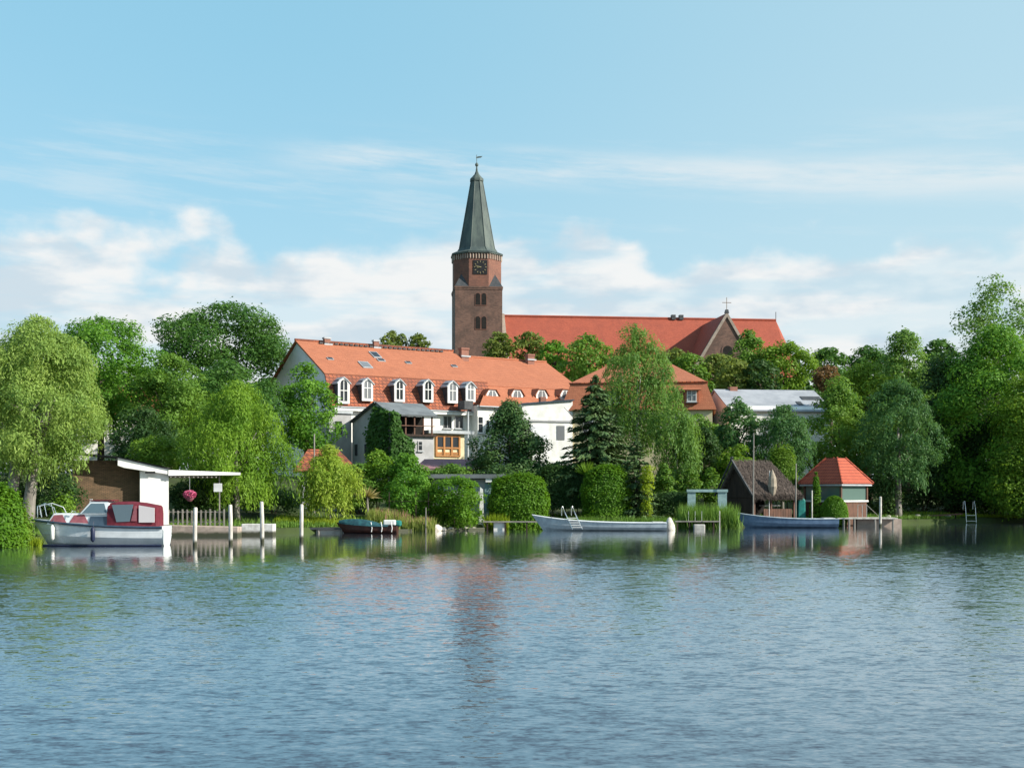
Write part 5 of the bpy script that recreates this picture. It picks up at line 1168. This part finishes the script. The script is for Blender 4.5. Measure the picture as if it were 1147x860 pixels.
# --- the distant wood behind it all
rng = np.random.default_rng(99); C, N, S = [], [], []
for px in range(-180, 1330, 26):
    if 480 < px < 900: continue
    d_ = 235 + 25 * rng.random(); x = wx(px, d_); cl_ = sph(rng, 22) * np.array([4.2, 3, 5.0]) + np.array([x, d_, 18 + 3 * rng.random()])
    p, n_ = leaves_on(rng, cl_, 2.4, 2600, np.array([x, d_, 14.0]), .6); low = rng.random((1500, 3)) * np.array([9, 4, 15]) + np.array([x - 4.5, d_ - 3, 6]); C += [p, low]; N += [n_, sph(rng, 1500)]
C, N = np.concatenate(C), np.concatenate(N); s_ = .8 * (.7 + .6 * rng.random(len(C)))
tag(quads('distant_wood', C, N, sph(rng, len(C)), s_, s_ * .7, L('chestnut')), 'distant dark line of woodland behind the gardens', 'wood', kind='stuff')
# --- grass, reeds and ground cover
gp = []
rng = np.random.default_rng(44)
for a0, a1, n_ in ((-40, 180, 3000), (180, 330, 2500), (330, 480, 4500), (480, 600, 2500), (600, 760, 4500), (760, 960, 4000), (960, 1200, 6000)):
    for i in range(n_):
        dd = 100; px = a0 + (a1 - a0) * rng.random(); x = wx(px, dd); s = .35 + 7 * rng.random() ** 1.6; y = yb(x) + s
        gp.append((x, y, gz(x, y)))
tag(blades('bank_grass', gp, .15, .5, L('reed'), None, .06, .4, 4), 'short green grass along the whole bank', 'grass', kind='stuff')
tag(blades('reed_bed', strip(636, 752, 101.8, 1.6, 3600, 5), .7, 1.45, L('reed'), None, .06, .16, 6), 'bright green reeds behind the long pale boat', 'reeds', kind='stuff')
tag(blades('reed_bed', strip(762, 824, 105.5, 3.4, 3800, 7), .7, 2.6, L('reed'), None, .06, .16, 8), 'tall green reeds between the small jetty and the thatched hut', 'reeds', kind='stuff')
tag(blades('dry_grass', strip(412, 487, 98.0, 1.8, 3000, 11), .5, 1.5, L('drygrass'), None, .055, .2, 12), 'yellow dry grass with pink tips on the bank beside the jetty', 'grass', kind='stuff')
tag(blades('bank_flowers', strip(415, 486, 98.3, 1.4, 160, 13), 1.0, 1.5, L('pink'), None, .07, .15, 14), 'scattered pink flower spikes in the dry grass', 'flowers', kind='stuff')
tag(blades('meadow_grass', strip(310, 415, 96.5, 3.0, 3200, 15), .2, .6, L('lime'), None, .06, .35, 16), 'light green grass strip behind the wooden jetty', 'grass', kind='stuff')
tag(blades('meadow_grass', strip(545, 568, 102.6, .9, 900, 17), .5, 1.7, L('lime'), None, .06, .2, 18), 'yellow green tall grass beside the white panel', 'grass', kind='stuff')
tag(blades('meadow_grass', strip(1005, 1160, 127.6, 1.2, 1800, 19), .15, .45, L('lime'), None, .07, .35, 20), 'light grass edge on the shaded right bank', 'grass', kind='stuff')
# yellow spiky palm
d = 99; pm = thing('spiky_palm', 'yellow spiky palm like plant beside the covered boat', 'palm', (wx(411, d), d, gz(wx(411, d), d)))
zt = wz(556, d) - pm.location.z
MB().tube([(0, 0, -.2), (.05, 0, zt * .5), (0, 0, zt)], [.14, .11, .09], 7).build('trunk', M['greybark'], pm)
rng = np.random.default_rng(3); n = 150; v = sph(rng, n); v[:, 2] = np.abs(v[:, 2]) * .9 - .15; ln_ = .8 + .5 * rng.random(n)
quads('crown', v * ln_[:, None] * .5 + np.array([0, 0, zt]), np.cross(v, rng.normal(size=(n, 3))), v, ln_ * 1.1, np.full(n, .09), L('palm'), pm)
d = 108; pf = thing('fan_fern', 'light green fan of fern leaves above the dark hedge', 'fern', (wx(658, d), d + .8, gz(wx(658, d), d)))
zt = wz(533, d) - pf.location.z; n = 90; v = sph(rng, n); v[:, 2] = np.abs(v[:, 2]) + .35; v /= np.linalg.norm(v, axis=1, keepdims=True)
quads('fronds', v * .7 + np.array([0, 0, zt]), np.cross(v, rng.normal(size=(n, 3))), v, np.full(n, 1.4), np.full(n, .14), L('bright'), pf)
MB().tube([(0, 0, -.2), (0, 0, zt)], .1, 6).build('stem', M['bark'], pf)
